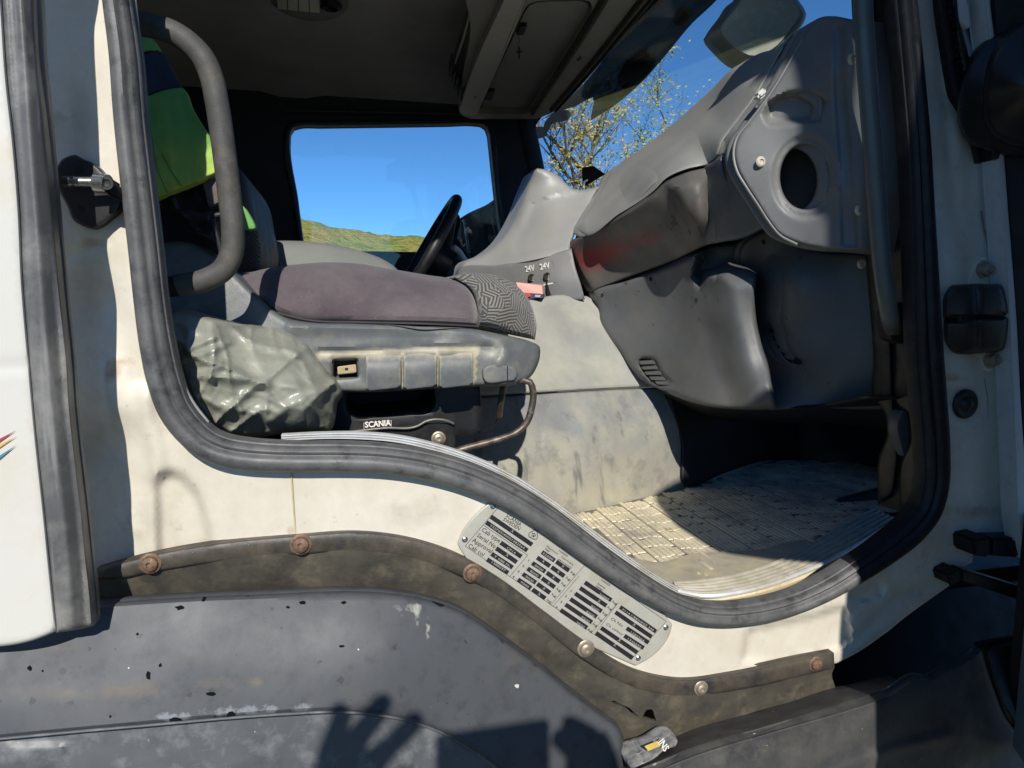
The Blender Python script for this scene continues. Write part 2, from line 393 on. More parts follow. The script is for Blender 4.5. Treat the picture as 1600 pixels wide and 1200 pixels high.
BLACKD = M('deep_black_plastic', (.010, .010, .011), .6, .3, var=.2, vs=12, dirt=[((.024, .022, .02), .25, 16, .15)])
HANDLE = M('ribbed_handle_foam', (.070, .069, .067), .62, .35, var=.25, vs=30, dirt=[((.16, .14, .10), .16, 18, .16)], specks=[((.22, .21, .2), 400, .2)], bump=(.0008, 420, .6))
DASH = M('dash_grey_plastic', (.16, .163, .168), .48, .5, var=.10, vs=7, dirt=[((.21, .20, .17), .2, 9, .2)], specks=[((.33, .31, .26), 120, .03)], bump=(.0005, 520, .35))
DASHL = M('dash_top_light_grey', (.275, .278, .275), .46, .5, var=.07, vs=6, dirt=[((.31, .30, .27), .25, 9, .2)], bump=(.0004, 520, .3))
DASHD = M('dash_dark_grey', (.096, .10, .106), .5, .45, var=.14, vs=9, dirt=[((.135, .128, .11), .22, 8, .2), ((.018, .018, .018), .09, 30, .05)], bump=(.0005, 520, .4))
GLOVE = M('scuffed_glovebox_plastic', (.085, .082, .078), .56, .5, var=.14, vs=9, dirt=[((.12, .11, .09), .2, 9, .2), ((.05, .05, .05), .1, 42, .05)], bump=(.0005, 520, .4), wear=[((.24, .03, .034), 20, .4), ((.012, .010, .010), 75, .05)])
DASHP = M('end_panel_grey_plastic', (.15, .154, .158), .5, .45, var=.07, vs=8, dirt=[((.19, .188, .175), .2, 12, .2)], bump=(.0006, 420, .5))
TRIM = M('seat_trim_grey_plastic', (.115, .124, .13), .48, .45, var=.10, vs=9, dirt=[((.30, .285, .22), .13, 10, .16), ((.19, .185, .16), .2, 34, .14)], bump=(.0006, 420, .5), wear=[((.44, .40, .285), 22, .3)])
TRIML = M('dusty_seat_trim', (.20, .205, .19), .5, .45, var=.12, vs=14, dirt=[((.42, .385, .27), .36, 16, .16)], bump=(.0006, 420, .5))
TUNL = M('dusty_tunnel_vinyl', (.34, .34, .31), .52, .45, var=.08, vs=5, dirt=[((.45, .43, .34), .25, 9, .2), ((.22, .23, .225), .2, 6, .2)], specks=[((.55, .5, .33), 40, .1)], bump=(.001, 90, .25))
TUNM = M('muddy_tunnel_mat', (.19, .20, .205), .55, .45, var=.16, vs=7, grad=((.46, .41, .28), 2, 1.46, 1.26, 7), dirt=[((.29, .29, .275), .34, 9, .28), ((.40, .375, .29), .16, 13, .22), ((.11, .115, .12), .12, 16, .14)], streak=((.12, .12, .12), .12, 26), bump=(.0016, 60, .4))
MATM = M('sandy_mat_rubber', (.73, .645, .465), .68, .3, var=.22, vs=12, grad=((.19, .20, .22), 0, .78, 1.02, 6), dirt=[((.76, .68, .50), .38, 14, .2), ((.26, .255, .24), .24, 8, .12), ((.22, .14, .07), .09, 22, .06)], bump=(.0012, 170, .5))  # sand colour turns to dark grey towards the front
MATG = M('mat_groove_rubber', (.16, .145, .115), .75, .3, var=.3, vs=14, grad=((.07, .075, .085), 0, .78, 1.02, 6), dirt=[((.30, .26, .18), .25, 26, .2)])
TAN = M('tan_filler', (.52, .38, .20), .7, .3, var=.12, vs=30, dirt=[((.60, .48, .30), .3, 60, .2)])
HEAD = M('headliner_cloth', (.33, .32, .295), .8, .2, var=.12, vs=6, dirt=[((.24, .235, .22), .25, 5, .2)], bump=(.0008, 600, .4))
CONS = M('roof_console_plastic', (.22, .215, .185), .5, .4, var=.06, vs=8, dirt=[((.17, .165, .145), .22, 12, .2)], bump=(.0005, 500, .3))
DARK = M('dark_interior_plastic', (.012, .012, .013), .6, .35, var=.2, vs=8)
PURPX = None; PURP = M('purple_grey_velour', (.094, .075, .085), .9, .15, var=.12, vs=7, dirt=[((.19, .165, .165), .26, 6, .22)], specks=[((.27, .24, .245), 420, .3), ((.05, .042, .05), 300, .3)], bump=(.0014, 430, .7))
NAVY = M('navy_reflective_band', (.035, .036, .062), .6, .4, var=.2, vs=20, bump=(.001, 90, .4))
HIVIS = M('hi_vis_cloth', (.20, .42, .12), .75, .2, var=.10, vs=9, grad=((.52, .64, .13), 2, 2.0, 1.90, 5), dirt=[((.13, .30, .06), .16, 7, .2)], bump=(.0012, 300, .4))  # base holds the shaded green; lime lower down paints in sunlit cloth
LINING = M('black_lining_cloth', (.016, .016, .019), .55, .4, var=.3, vs=20, bump=(.002, 60, .6))
MESHF = M('grey_tag_cloth', (.14, .12, .12), .9, .2, var=.2, vs=120, bump=(.001, 700, .7))
BAG = M('olive_plastic_film', (.34, .345, .29), .36, .55, var=.14, vs=9, dirt=[((.36, .355, .29), .3, 9, .2), ((.17, .185, .15), .25, 12, .2)], bump=(.003, 60, .4), coat=.1)
PLATE = M('type_plate_metal', (.50, .485, .43), .42, .5, metal=.25, var=.05, vs=40, dirt=[((.42, .37, .27), .14, 30, .15)])
INK = M('plate_black_ink', (.018, .018, .022), .45, .4, var=.2, vs=80)
INKW = M('plate_stamped_white', (.36, .35, .33), .5, .4, var=.1, vs=90)
WTEXT = M('white_print', (.78, .76, .70), .5, .4, var=.05, vs=90)
REDC = M('red_carton_print', (.52, .06, .05), .5, .4, var=.15, vs=60)
PINKC = M('carton_faded_red', (.75, .42, .36), .5, .4, var=.1, vs=60)
NAVYC = M('carton_navy_print', (.05, .06, .14), .5, .4, var=.1, vs=60)
CHROME = M('mirror_glass', (.85, .87, .88), .02, .5, metal=1., var=.01, rvar=.01)
GLASS = glass('window_glass'); WSG = glass('windscreen_glass', (.975, .985, .985), .05); SMOKE = glass('smoked_visor_acrylic', (.15, .17, .165), .2, .05); DOORG = glass('tinted_door_glass', (.88, .91, .90), .05)
LAMPL = M('lamp_lens', (.42, .40, .32), .35, .5, var=.1, vs=60)
def weave():
    m = M('patterned_seat_cloth', (.16, .15, .14), .92, .12); N, L = m.node_tree.nodes, m.node_tree.links; b = N['Principled BSDF']
    tc = N.new('ShaderNodeTexCoord').outputs['Object']; mp = N.new('ShaderNodeMapping'); mp.inputs['Scale'].default_value = (1, .45, 1); L.new(tc, mp.inputs[0])
    v = N.new('ShaderNodeTexVoronoi'); v.inputs['Scale'].default_value = 40; L.new(mp.outputs[0], v.inputs['Vector'])
    s = N.new('ShaderNodeSeparateColor'); L.new(v.outputs['Color'], s.inputs[0]); x = N.new('ShaderNodeSeparateXYZ'); L.new(mp.outputs[0], x.inputs[0])
    def mt(op, a, c):
        n = N.new('ShaderNodeMath'); n.operation = op
        for k, q in ((0, a), (1, c)):
            if q is None: continue
            if isinstance(q, (int, float)): n.inputs[k].default_value = q
            else: L.new(q, n.inputs[k])
        return n.outputs[0]
    an = mt('MULTIPLY', s.outputs[0], 6.283)
    u = mt('ADD', mt('MULTIPLY', mt('COSINE', an, None), x.outputs[0]), mt('MULTIPLY', mt('SINE', an, None), x.outputs[2]))
    wv = mt('SINE', mt('MULTIPLY', u, 1150.), None); r = N.new('ShaderNodeMapRange'); r.inputs[1].default_value = -.25; r.inputs[2].default_value = .35; L.new(wv, r.inputs[0])
    mx = N.new('ShaderNodeMix'); mx.data_type = 'RGBA'; L.new(r.outputs[0], mx.inputs[0]); mx.inputs[6].default_value = (.07, .067, .064, 1); mx.inputs[7].default_value = (.235, .225, .20, 1)
    L.new(mx.outputs[2], b.inputs['Base Color']); bn = N.new('ShaderNodeBump'); bn.inputs['Distance'].default_value = .001; bn.inputs['Strength'].default_value = .6; L.new(r.outputs[0], bn.inputs['Height']); L.new(bn.outputs[0], b.inputs['Normal'])
    return m
PATT = weave()
for q_, w_ in ((PURP, .25), (PATT, .2), (HEAD, .2)): q_.node_tree.nodes['Principled BSDF'].inputs['Sheen Weight'].default_value = w_
BAG.node_tree.nodes['Principled BSDF'].inputs['Subsurface Weight'].default_value = .25; BAG.node_tree.nodes['Principled BSDF'].inputs['Subsurface Radius'].default_value = (.02, .02, .014)

# ------------------------------------------------------------------ the truck cab: outer body round the door opening
cab = thing('truck_cab', 'white truck cab with its passenger door wide open, black door seal and type plate', 'truck cab', (.3, .3, 1.2))
SEAL = [(134, -440, 21, 0), (158, -240, 21, 0), (178, -80, 21, 0), (186, 0, 21, 0), (198, 90, 22, 0), (205, 180, 22.5, 0), (218, 300, 23, 0), (229.5, 400, 23, 0), (237, 470, 23, 0), (247, 540, 24, 0), (259, 595, 24.5, 0), (275, 638, 24.5, 0),
        (296, 667, 24.5, 0), (322, 690, 24, 0), (352, 703, 24, 0), (385, 709, 24, 0), (425, 712, 23.5, 0), (470, 713, 23, 0), (530, 713, 23, 0), (600, 716, 22.5, 0), (665, 726, 22.5, 0), (725, 743, 22, 0), (785, 769, 21.5, 0),
        (845, 805, 21.5, 0), (900, 845, 20.5, 0), (955, 885, 19, 0), (1005, 918, 17.5, 0), (1045, 940, 16, 0), (1085, 954, 15.5, 0), (1125, 958, 15.5, 0), (1180, 953, 16, 0), (1235, 939, 16.5, 0), (1285, 917, 17.5, 0),
        (1335, 887, 19.5, 0), (1385, 853, 21.5, 0), (1420, 824, 22.5, 0), (1443, 793, 22.5, 0), (1453, 755, 22.5, 0), (1454, 700, 23, 0), (1448, 620, 24, 0), (1442, 540, 24, 0), (1437, 440, 22, 0), (1432, 340, 20, 0), (1425, 220, 18.5, 0), (1414, 100, 17.5, 0), (1404, 0, 17, 0), (1396, -80, 17, 0), (1378, -240, 17, 0), (1354, -440, 17, 0)]
sealp = spl(SEAL, False, 9)
inner = [(p[0], p[1]) for p in SEAL][::-1]
BODY = [(-10, -440), (-10, -440), (20, -80), (40, 300), (70, 600), (95, 900), (110, 965), (110, 965), (170, 915), (240, 893), (330, 872), (470, 856), (560, 851), (640, 860), (720, 888), (780, 922), (850, 973), (920, 1024), (990, 1064), (1060, 1077), (1150, 1070), (1250, 1048), (1308, 1036), (1308, 1036), (1339, 1020), (1387, 987), (1387, 987), (1405, 972), (1483, 915), (1483, 915), (1480, 897), (1480, 897), (1519, 879), (1519, 879), (1522, 849), (1522, 849), (1600, 835), (1650, 830), (1650, 830), (1640, 400), (1620, -80), (1600, -440), (1600, -440), (1354, -440), (1354, -440)] + inner[1:] + [(134, -440)]
bc = [(40, -80, 0.027), (60, 200, 0.027), (80, 500, 0.0261), (100, 800, 0.0225), (118, 930, .03), (110, 0, 0.0225), (120, 200, 0.0225), (135, 400, 0.0225), (150, 560, 0.0189), (165, 700, .034), (180, 830, .028),
      (165, 0, .018), (175, 150, .018), (190, 330, .018), (205, 480, .016), (212, 590, .014), (235, 660, .014), (150, 100, 0.018), (160, 300, 0.018), (172, 480, .036), (185, 590, .012), (205, 720, .022), (230, 850, .016),
      (190, 640, .008), (230, 740, .020), (290, 700, .008), (350, 740, .004), (300, 830, .010), (350, 850, .004), (470, 760, .002), (470, 840, 0), (620, 760, .002), (620, 830, 0), (760, 820, .002), (780, 890, 0), (900, 940, .002), (940, 1010, 0), (1080, 990, .002), (1070, 1060, 0),
      (1250, 970, .004), (1250, 1030, .002), (1400, 880, .006), (1390, 970, .010), (1470, 800, .006), (1500, 880, .014), (1490, 650, .004), (1485, 400, .004), (1470, 200, .002), (1448, 0, 0), (1440, -80, 0),
      (1520, 700, .008), (1540, 780, .016), (1600, 800, .02), (1510, 520, .006), (1560, 520, .016), (1505, 330, .014), (1540, 330, .018), (1488, 150, .014), (1520, 100, .02), (1467, 0, .014), (1500, -60, .02), (1620, 400, .02), (0, -440, 0.0225), (134, -440, 0.0081), (1354, -440, .0), (1600, -440, .02)]
pocket = [(246, 760), (252, 742), (268, 738), (288, 748), (306, 770), (318, 800), (328, 842), (326, 870), (250, 885)]
emb = [(1160, 1035), (1166, 990), (1180, 981), (1260, 965), (1318, 948), (1322, 955), (1330, 1000), (1300, 1020), (1220, 1036)]
emb2 = [(1330, 925), (1378, 908), (1384, 918), (1376, 932), (1332, 944)]
body = relief('body_panel', BODY, bc, WHITE, cab, .02, 7, (6, .004), [dent(pocket, .015, 18), dent(emb, .012, 9), dent(emb2, .008, 7), ridge([(228, 620), (232, 660), (245, 710), (246, 735)], .008, 15), ridge([(1310, 1030), (1400, 935), (1480, 905)], -.004, 7),
     ridge([(95, 400), (130, 395), (165, 375)], -.004, 8), ridge([(1405, 880), (1408, 965)], .002, 5), dent([(1484, 612), (1500, 604), (1528, 612), (1534, 640), (1520, 660), (1496, 656), (1484, 640)], .005, 14), ridge([(168, 560), (166, 600), (176, 690), (196, 780), (212, 830)], .004, 8), ridge([(1462, -80), (1472, 120), (1492, 330)], -.006, 9)], sharp=50,
    wear=[blob((176, 582, 14, 16, .6), (190, 565, 20, 8, .4), (330, 845, 40, 8, .3), (1490, 590, 30, 7, .6), (1530, 800, 60, 12, .5), (1370, 975, 40, 10, .4), (150, 380, 25, 8, .5), (455, 830, 10, 12, .4)), blob((125, 190, 25, 70, .5), (140, 450, 25, 90, .45), (150, 700, 40, 90, .4), (250, 800, 40, 50, .25), (700, 800, 120, 30, .2), (1500, 640, 25, 40, .3), (1555, 370, 20, 30, .5), (1450, 930, 60, 30, .35), (262, 742, 14, 6, .6))])
o = ptube('weld_seam', [(455, 737, .0005), (458, 780, .0005), (462, 832, .0005)], 1.3, M('yellowed_sealer', (.50, .43, .25), .6, var=.15, vs=60), cab, seg=8)
ptube('weld_seam', [(1533, 330, .016), (1536, 350, .016), (1541, 390, .015), (1538, 400, .015)], 1.5, M('grey_sealer', (.22, .21, .2), .6, var=.2, vs=60), cab, seg=8)
ptube('weld_seam', [(1536, 590, .013), (1541, 620, .013), (1545, 670, .014), (1553, 690, .016), (1580, 694, .018)], 2.2, bpy.data.materials['grey_sealer'], cab, seg=8)
PROF = [(-1.0, -.012), (-1.0, .006), (-.93, .013), (-.78, .020), (-.55, .0245), (-.28, .0262), (0, .0255), (.16, .0225), (.24, .0195), (.30, .0190), (.37, .0205), (.52, .0215), (.70, .0195), (.80, .0155), (.84, .0110), (.93, .0100), (1.0, .006), (1.0, -.012)]
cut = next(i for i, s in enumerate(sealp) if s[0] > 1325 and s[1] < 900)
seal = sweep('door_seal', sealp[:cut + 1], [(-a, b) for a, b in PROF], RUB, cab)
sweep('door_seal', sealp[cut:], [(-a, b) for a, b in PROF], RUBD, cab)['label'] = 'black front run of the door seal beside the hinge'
# inner lip of the seal and the white strip it sits against
lipp = [(207, -80), (210, 0), (222, 100), (230, 200), (242, 300), (254, 400), (261, 470), (273, 550), (284, 596), (302, 630), (325, 660)]
ptube('seal_lip', [(x, y, .004) for x, y in lipp], 3.2, M('grey_seal_lip', (.26, .26, .26), .5, var=.15, vs=30), cab, seg=8)
# black rubber retaining strip, its bolts, the dusty flap
ST = [(150, 890), (170, 884), (240, 866), (330, 850), (470, 836), (560, 831), (640, 841), (720, 868), (780, 903), (850, 955), (920, 1006), (990, 1046), (1060, 1061), (1150, 1051), (1250, 1030), (1303, 1020)]
SBT = [(150, 905), (170, 906), (240, 894), (330, 880), (470, 866), (560, 864), (640, 874), (720, 901), (780, 935), (850, 986), (920, 1037), (990, 1077), (1060, 1090), (1150, 1079), (1250, 1058), (1304, 1044)]
strip_ = relief('retaining_strip', [ST[0]] + ST + [ST[-1], SBT[-1]] + SBT[::-1] + [SBT[0]], -.012, STRIP, cab, .014, 8, (5, .006), [lambda P: -.002 * np.exp(-((dist(P, ST, False) - 12) / 5) ** 2)])
boltm = lathe('bolt', [(.0135, 0), (.0138, .0012), (.0128, .002), (.0105, .0024), (.0100, .004), (.0092, .0062), (.0065, .0078), (.0042, .0082), (.0036, .0082), (.0034, .0060), (.001, .0055)], RUST, 20)
boltz = boltm.copy(); boltz.materials.clear(); boltz.materials.append(ZINC)
for (x, y, s, z) in ((235, 880, .95, 0), (470, 850, 1.02, 0), (738, 895, .98, 0), (915, 1013, .96, 1), (1095, 1075, .86, 1), (1274, 1037, .92, 0)):
    place('bolt', boltz if z else boltm, U(x, y, -.0125), strip_, s)
FLB = [(150, 960), (240, 950), (330, 945), (430, 945), (520, 942), (600, 945), (660, 955), (720, 978), (780, 1015), (840, 1058), (900, 1106), (950, 1150), (975, 1178), (975, 1178), (1010, 1160), (1038, 1150), (1060, 1158), (1075, 1150), (1150, 1121), (1230, 1098), (1306, 1076), (1306, 1076), (1300, 1052), (1300, 1052)]
flc = [(x, y, -.004) for x, y in SBT[1::3]] + [(240, 915, .004), (330, 905, .002), (430, 900, -.004), (560, 897, -.008), (660, 910, -.006), (750, 950, -.002), (850, 1020, 0), (950, 1100, -.002), (1000, 1120, -.006), (430, 918, .010), (330, 925, .012), (600, 922, .008), (720, 955, .012), (850, 1055, .014), (960, 1150, .016), (1100, 1110, -.008), (1250, 1075, -.004), (1060, 1150, .002), (1300, 1070, 0)]
hole = [(1003, 1121), (1010, 1109), (1018, 1108), (1024, 1122), (1026, 1127), (1014, 1124), (1000, 1120), (988, 1116), (980, 1108), (968, 1102), (955, 1096), (955, 1095), (969, 1100), (983, 1106), (992, 1114)]
relief('rubber_flap', [SBT[0]] + [(x, y - 3) for x, y in SBT] + [(1304, 1042), (1300, 1052)] + FLB[::-1][2:] + [(150, 960)], flc, FLAP, cab, .006, 7, None, [wob(.002, 60, 3)], holes=[hole], sharp=60)
pquad('flap_backing', [(940, 1080), (1060, 1085), (1060, 1160), (940, 1140)], .06, .01, BLACKD, cab)
# ---- type plate
plate = relief('type_plate', [(775, 785), (1045, 969), (1050, 975), (1049, 982), (1000, 1037), (993, 1040), (986, 1037), (719, 857), (715, 850), (717, 844), (764, 787), (770, 783)], -.0035, PLATE, cab, .003, 9, (2.5, .0008), sharp=60)
Z1 = lambda x, y: (710 + .125 * x, 770 + .125 * y)
Z2 = lambda x, y: (820 + .15 * x, 830 + .15 * y)
Z3 = lambda x, y: (880 + .1291 * x, 890 + .1291 * y)
DP = -.0039
def pp(Z, p): return U(*Z(*p), DP)
pl_bars, pl_faces = [], []
AX = (U(1050, 975, DP) - U(773, 783, DP)); AX /= np.linalg.norm(AX); PU = np.cross(np.array([0, 1., 0]), AX); PU *= np.sign(PU[2])
def strip_quad(a, b, w, V, Fc, y=0.):
    a, b = np.array(a), np.array(b); t = b - a; t /= np.linalg.norm(t); nn = np.cross(np.array([0, 1., 0]), t) * (w / 2); dy = np.array([0, -y, 0])
    i = len(V); V += [a - nn + dy, b - nn + dy, b + nn + dy, a + nn + dy]; Fc.append((i, i + 1, i + 2, i + 3))
BAR = .0063
bars = [(Z1, (455, 297), (972, 650)), (Z1, (398, 368), (912, 722))] + [(Z1, a, b) for a, b in (((578, 622), (838, 800)), ((522, 692), (780, 868)), ((463, 762), (728, 935)), ((408, 832), (672, 1003)))]
bars += [(Z2, (178 - 50 * i, 217 + 57 * i), (312 - 49 * i, 307 + 57.5 * i)) for i in range(6)] + [(Z2, (327 - 49.5 * i, 316 + 58 * i), (462 - 49.5 * i, 411 + 58 * i)) for i in range(6)]
bars += [(Z2, (625 - 50.5 * i, 533 + 57.5 * i), (902 - 50.5 * i, 720 + 57.5 * i)) for i in range(6)]
bars += [(Z3, (688, 452), (1125, 750)), (Z3, (632, 515), (1070, 815)), (Z3, (768, 708), (1035, 885)), (Z3, (740, 800), (975, 950)), (Z3, (458, 705), (898, 1005)), (Z3, (398, 768), (842, 1070))]
V, Fc = [], []
for Z, a, b in bars: strip_quad(pp(Z, a), pp(Z, b), BAR, V, Fc)
for (Za, a, Zb, b) in ((Z1, (575, 148), Z1, (135, 665)), (Z1, (575, 148), Z3, (1248, 627)), (Z3, (1248, 627), Z3, (822, 1090)), (Z1, (135, 665), Z3, (822, 1090)), (Z1, (365, 405), Z1, (915, 780)), (Z1, (915, 780), Z1, (690, 1050)), (Z2, (625, 350), Z2, (270, 770)), (Z2, (570, 462), Z2, (292, 785)), (Z2, (972, 745), Z2, (690, 1062)), (Z2, (972, 745), Z2, (722, 1080))):
    strip_quad(pp(Za, a), pp(Zb, b), .00055, V, Fc, .0001)
cx, cy = Z1(990, 525)
for ring in (7.4, 6.2, 2.6):
    prev = None
    for k in range(37):
        a = 2 * math.pi * k / 36; rr = ring * (1 + (.13 * math.cos(3 * (a - 1.0)) if ring > 3 else 0)); q = U(cx + rr * math.cos(a), cy + rr * math.sin(a), DP)
        if prev is not None: strip_quad(prev, q, .0005, V, Fc, .0001)
        prev = q
for a, b in (((-3, 2), (-2, -3)), ((-2, -3), (0, -1)), ((0, -1), (2, -3)), ((2, -3), (3, 2)), ((-3, 2), (3, 2)), ((-1, 0), (1, 4)), ((1, 0), (-1, 4))): strip_quad(U(cx + a[0], cy + a[1], DP), U(cx + b[0], cy + b[1], DP), .0006, V, Fc, .0002)
mk('printed_fields', V, Fc, INK, plate, False)
def pt(s, Z, a, b, mat=INK, h=None, bold=0.): text(s, pp(Z, a), pp(Z, b), mat, plate, h=h, bold=bold, lift=.0004)
pt('SCANIA', Z1, (636, 292), (818, 418)); pt('SWEDEN', Z1, (600, 340), (802, 468))
pt('Cab type', Z1, (333, 472), (552, 622)); pt('Serial No', Z1, (275, 542), (497, 692)); pt('Approval', Z1, (215, 605), (452, 757)); pt('Cab col', Z1, (163, 672), (350, 795))
pt('YS2P8X40001282564', Z1, (438, 412), (868, 706), INKW, h=.0031); pt('X', Z1, (700, 482), (728, 502), INKW); pt('CP14', Z1, (648, 694), (752, 764), INKW, h=.0031)
pt('X', Z1, (634, 783), (664, 803), INKW); pt('T 088 Fh.', Z1, (490, 797), (692, 935), INKW, h=.0031); pt('1388697', Z1, (450, 866), (618, 978), INKW, h=.0031)
pt('MASSES', Z2, (348, 206), (440, 266), h=.0026); pt('Maximum', Z2, (220, 160), (338, 242), h=.0026); pt('legal', Z2, (205, 184), (255, 217), h=.0026); pt('Technically', Z2, (372, 268), (502, 358), h=.0026); pt('permissible', Z2, (345, 293), (480, 388), h=.0024)
for i, s in enumerate(('32000', 'X', '8000', '8000', '9000', '9000')):
    dx, dy = -50 * i, 57.3 * i
    if s == 'X': pt(s, Z2, (224 + dx, 260 + dy), (246 + dx, 275 + dy), INKW)
    else: pt(s, Z2, ((178 if i == 0 else 198) + dx, (232 if i == 0 else 246) + dy), (282 + dx, 304 + dy), INKW, h=.0031)
for i in range(6):
    dx, dy = -49.5 * i, 58 * i
    pt('X', Z2, (378 + dx, 368 + dy), (400 + dx, 383 + dy), INKW); pt('kg', Z2, (472 + dx, 428 + dy), (515 + dx, 458 + dy), h=.0034)
    pt('kg', Z2, (905 - 50.5 * i, 736 + 57.5 * i), (950 - 50.5 * i, 767 + 57.5 * i), h=.0034)
for i, s in enumerate(('1 -', '2 -', '3 -', '4 -')):
    pt(s, Z2, (20 - 52 * i, 308 + 57 * i), (62 - 50 * i, 334 + 57 * i), h=.0034); pt(s, Z2, (462 - 50 * i, 622 + 57 * i), (505 - 50 * i, 650 + 57 * i), h=.0034)
pt('MASSES', Z2, (790, 512), (880, 570), h=.0026); pt('Scania', Z2, (752, 547), (832, 600), h=.0026); pt('design', Z2, (735, 572), (810, 622), h=.0026)
for i, s in enumerate(('36000', 'X', '8500', '8500', '9500', '9500')):
    dx, dy = -50.5 * i, 57.5 * i
    if s == 'X': pt(s, Z2, (804 + dx, 674 + dy), (826 + dx, 689 + dy), INKW)
    else: pt(s, Z2, ((766 if i == 0 else 784) + dx, (656 if i == 0 else 668) + dy), (866 + dx, 722 + dy), INKW, h=.0031)
pt('P114 CB8X4NZ 340', Z3, (708, 488), (1082, 742), INKW, h=.0031); pt('X', Z3, (835, 670), (862, 688), INKW); pt('Ch No', Z3, (570, 600), (708, 692), h=.0040); pt('Ch colour', Z3, (512, 665), (715, 802), h=.0040)
pt('1282564', Z3, (802, 758), (962, 866), INKW, h=.0031); pt('1346692', Z3, (766, 838), (925, 944), INKW, h=.0031); pt('X', Z3, (655, 858), (685, 878), INKW); pt('X', Z3, (600, 915), (628, 934), INKW)
riv = lathe('rivet', [(.0042, 0), (.0042, .0008), (.0034, .0016), (.0018, .0021), (.0016, .0012), (.0005, .0010)], STEEL, 16)
for p in (Z1(483, 165), Z1(130, 582), Z3(1243, 700), Z3(908, 1070)): place('rivet', riv, U(*p, -.0036), plate)

# ---- aluminium sill strip, ribbed tread at the front, tan filler
AL = [(440, 684, 5, .03), (500, 681, 5, .03), (560, 681, 5.5, .03), (620, 686, 5.5, .03), (680, 699, 5.5, .03), (740, 719, 5.5, .03), (800, 747, 5.5, .03), (860, 785, 5.5, .03), (920, 829, 5, .03), (980, 873, 4.5, .035), (1030, 906, 4, .04), (1064, 925, 4, .045)]
ap = spl(AL, False, 10)
sill = sweep('sill_strip', ap, [(1, -.01), (1, .002), (.8, .004), (.55, .004), (.45, .001), (.2, .001), (.1, .004), (-.2, .004), (-.3, .001), (-.5, .001), (-.6, .004), (-.9, .004), (-1, .002), (-1, -.01)], ALU, cab)
ZF = 1.28
def zpath(pts, z, step=8): return [UZ(p[0], p[1], z) for p in spl(pts, False, step)]
ou = [(1060, 924), (1100, 931), (1150, 926), (1200, 914), (1250, 896), (1300, 874), (1350, 846), (1402, 812)]
inn = [(1052, 912), (1095, 908), (1150, 899), (1200, 884), (1245, 864), (1290, 838), (1330, 814), (1366, 796)]
OU, INN = spl(ou, False, 8), spl(inn, False, 8)
def resamp(P, n):
    L = np.r_[0, np.cumsum(np.hypot(*np.diff(P, axis=0).T))]; s = np.linspace(0, L[-1], n); return np.c_[np.interp(s, L, P[:, 0]), np.interp(s, L, P[:, 1])]
OU, INN = resamp(OU, 46), resamp(INN, 46)
tread = None
trV = [UZ(*p, ZF + .012) for p in OU] + [UZ(*p, ZF + .012) for p in INN]; n = 46
trB = [v - np.array([0, 0, .03]) for v in trV]
tf = [(i, i + 1, n + i + 1, n + i) for i in range(n - 1)] + [(2 * n + i, 3 * n + i, 3 * n + i + 1, 2 * n + i + 1) for i in range(n - 1)] + [(i + 1, i, 2 * n + i, 2 * n + i + 1) for i in range(n - 1)] + [(n + i, n + i + 1, 3 * n + i + 1, 3 * n + i) for i in range(n - 1)]
tread = mk('sill_tread', trV + trB, tf, MATM, cab)
for k in range(6):
    f = k / 5; pth = [UZ(*(OU[i] * (1 - f) + INN[i] * f), ZF + .0125) for i in range(46)]
    tube('tread_rib', pth, .0032 if k else .0042, ALU if k == 0 else M('worn_rib_%d' % k, (.40, .375, .31), .55, var=.2, vs=30, dirt=[((.30, .25, .17), .25, 40, .12)]), tread, 8)
relief('tan_filler', [(1050, 922), (1075, 935), (1110, 939), (1150, 934), (1200, 923), (1250, 906), (1300, 883), (1345, 858), (1345, 858), (1348, 872), (1300, 903), (1240, 926), (1180, 940), (1110, 946), (1070, 940), (1040, 926)], None, TAN, cab, .02, 9, surf=lambda x, y: UZ(x, y, ZF + .004), back=(0, 0, -1))

# ---- interior shell: floor, walls, roof lining
def slab(name, pts, th, mat, parent=cab, nrm=(0, 0, -1)):
    n = len(pts); P = [np.array(p, float) for p in pts]; B = [p + np.array(nrm) * th for p in P]
    o = mk(name, P + B, [tuple(range(n)), tuple(range(2 * n - 1, n - 1, -1))] + [(i, n + i, n + (i + 1) % n, (i + 1) % n) for i in range(n)], mat, parent, False)
    bm = bmesh.new(); bm.from_mesh(o.data); bmesh.ops.recalc_face_normals(bm, faces=bm.faces[:]); bm.to_mesh(o.data); bm.free(); return o
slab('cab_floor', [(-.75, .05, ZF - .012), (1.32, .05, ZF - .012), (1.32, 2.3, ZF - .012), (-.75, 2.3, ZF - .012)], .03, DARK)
# roof lining: slightly domed, in one sheet
V, Fc = [], []; nx, ny = 18, 24
for j in range(ny + 1):
    for i in range(nx + 1):
        x = -.78 + 1.62 * i / nx; y = .02 + 2.26 * j / ny; e = min(x + .78, y - .0, 2.3 - y); z = 2.66 + .18 * (1 - min(1, max(0, y) / 1.1)) ** 2 - .10 * (1 - min(1, max(0, min(x + .78, 2.3 - y)) / .35)) ** 2 - .02 * abs(math.sin(j * .9)) * (i in (6, 7))
        V.append((x, y, z))
nV = len(V); V += [(x, y, z + .06) for x, y, z in V]
for j in range(ny):
    for i in range(nx):
        a = j * (nx + 1) + i; Fc += [(a, a + nx + 1, a + nx + 2, a + 1), (nV + a, nV + a + 1, nV + a + nx + 2, nV + a + nx + 1)]
mk('roof_lining', V, Fc, HEAD, cab)
slab('roof_skin', [(-.85, -.02, 2.98), (.95, -.02, 2.98), (.95, 2.34, 2.98), (-.85, 2.34, 2.98)], .02, WHITE, nrm=(0, 0, 1))
box('rear_wall', (-.84, .02, 1.2), (-.78, 2.32, 2.97), DARK, cab)
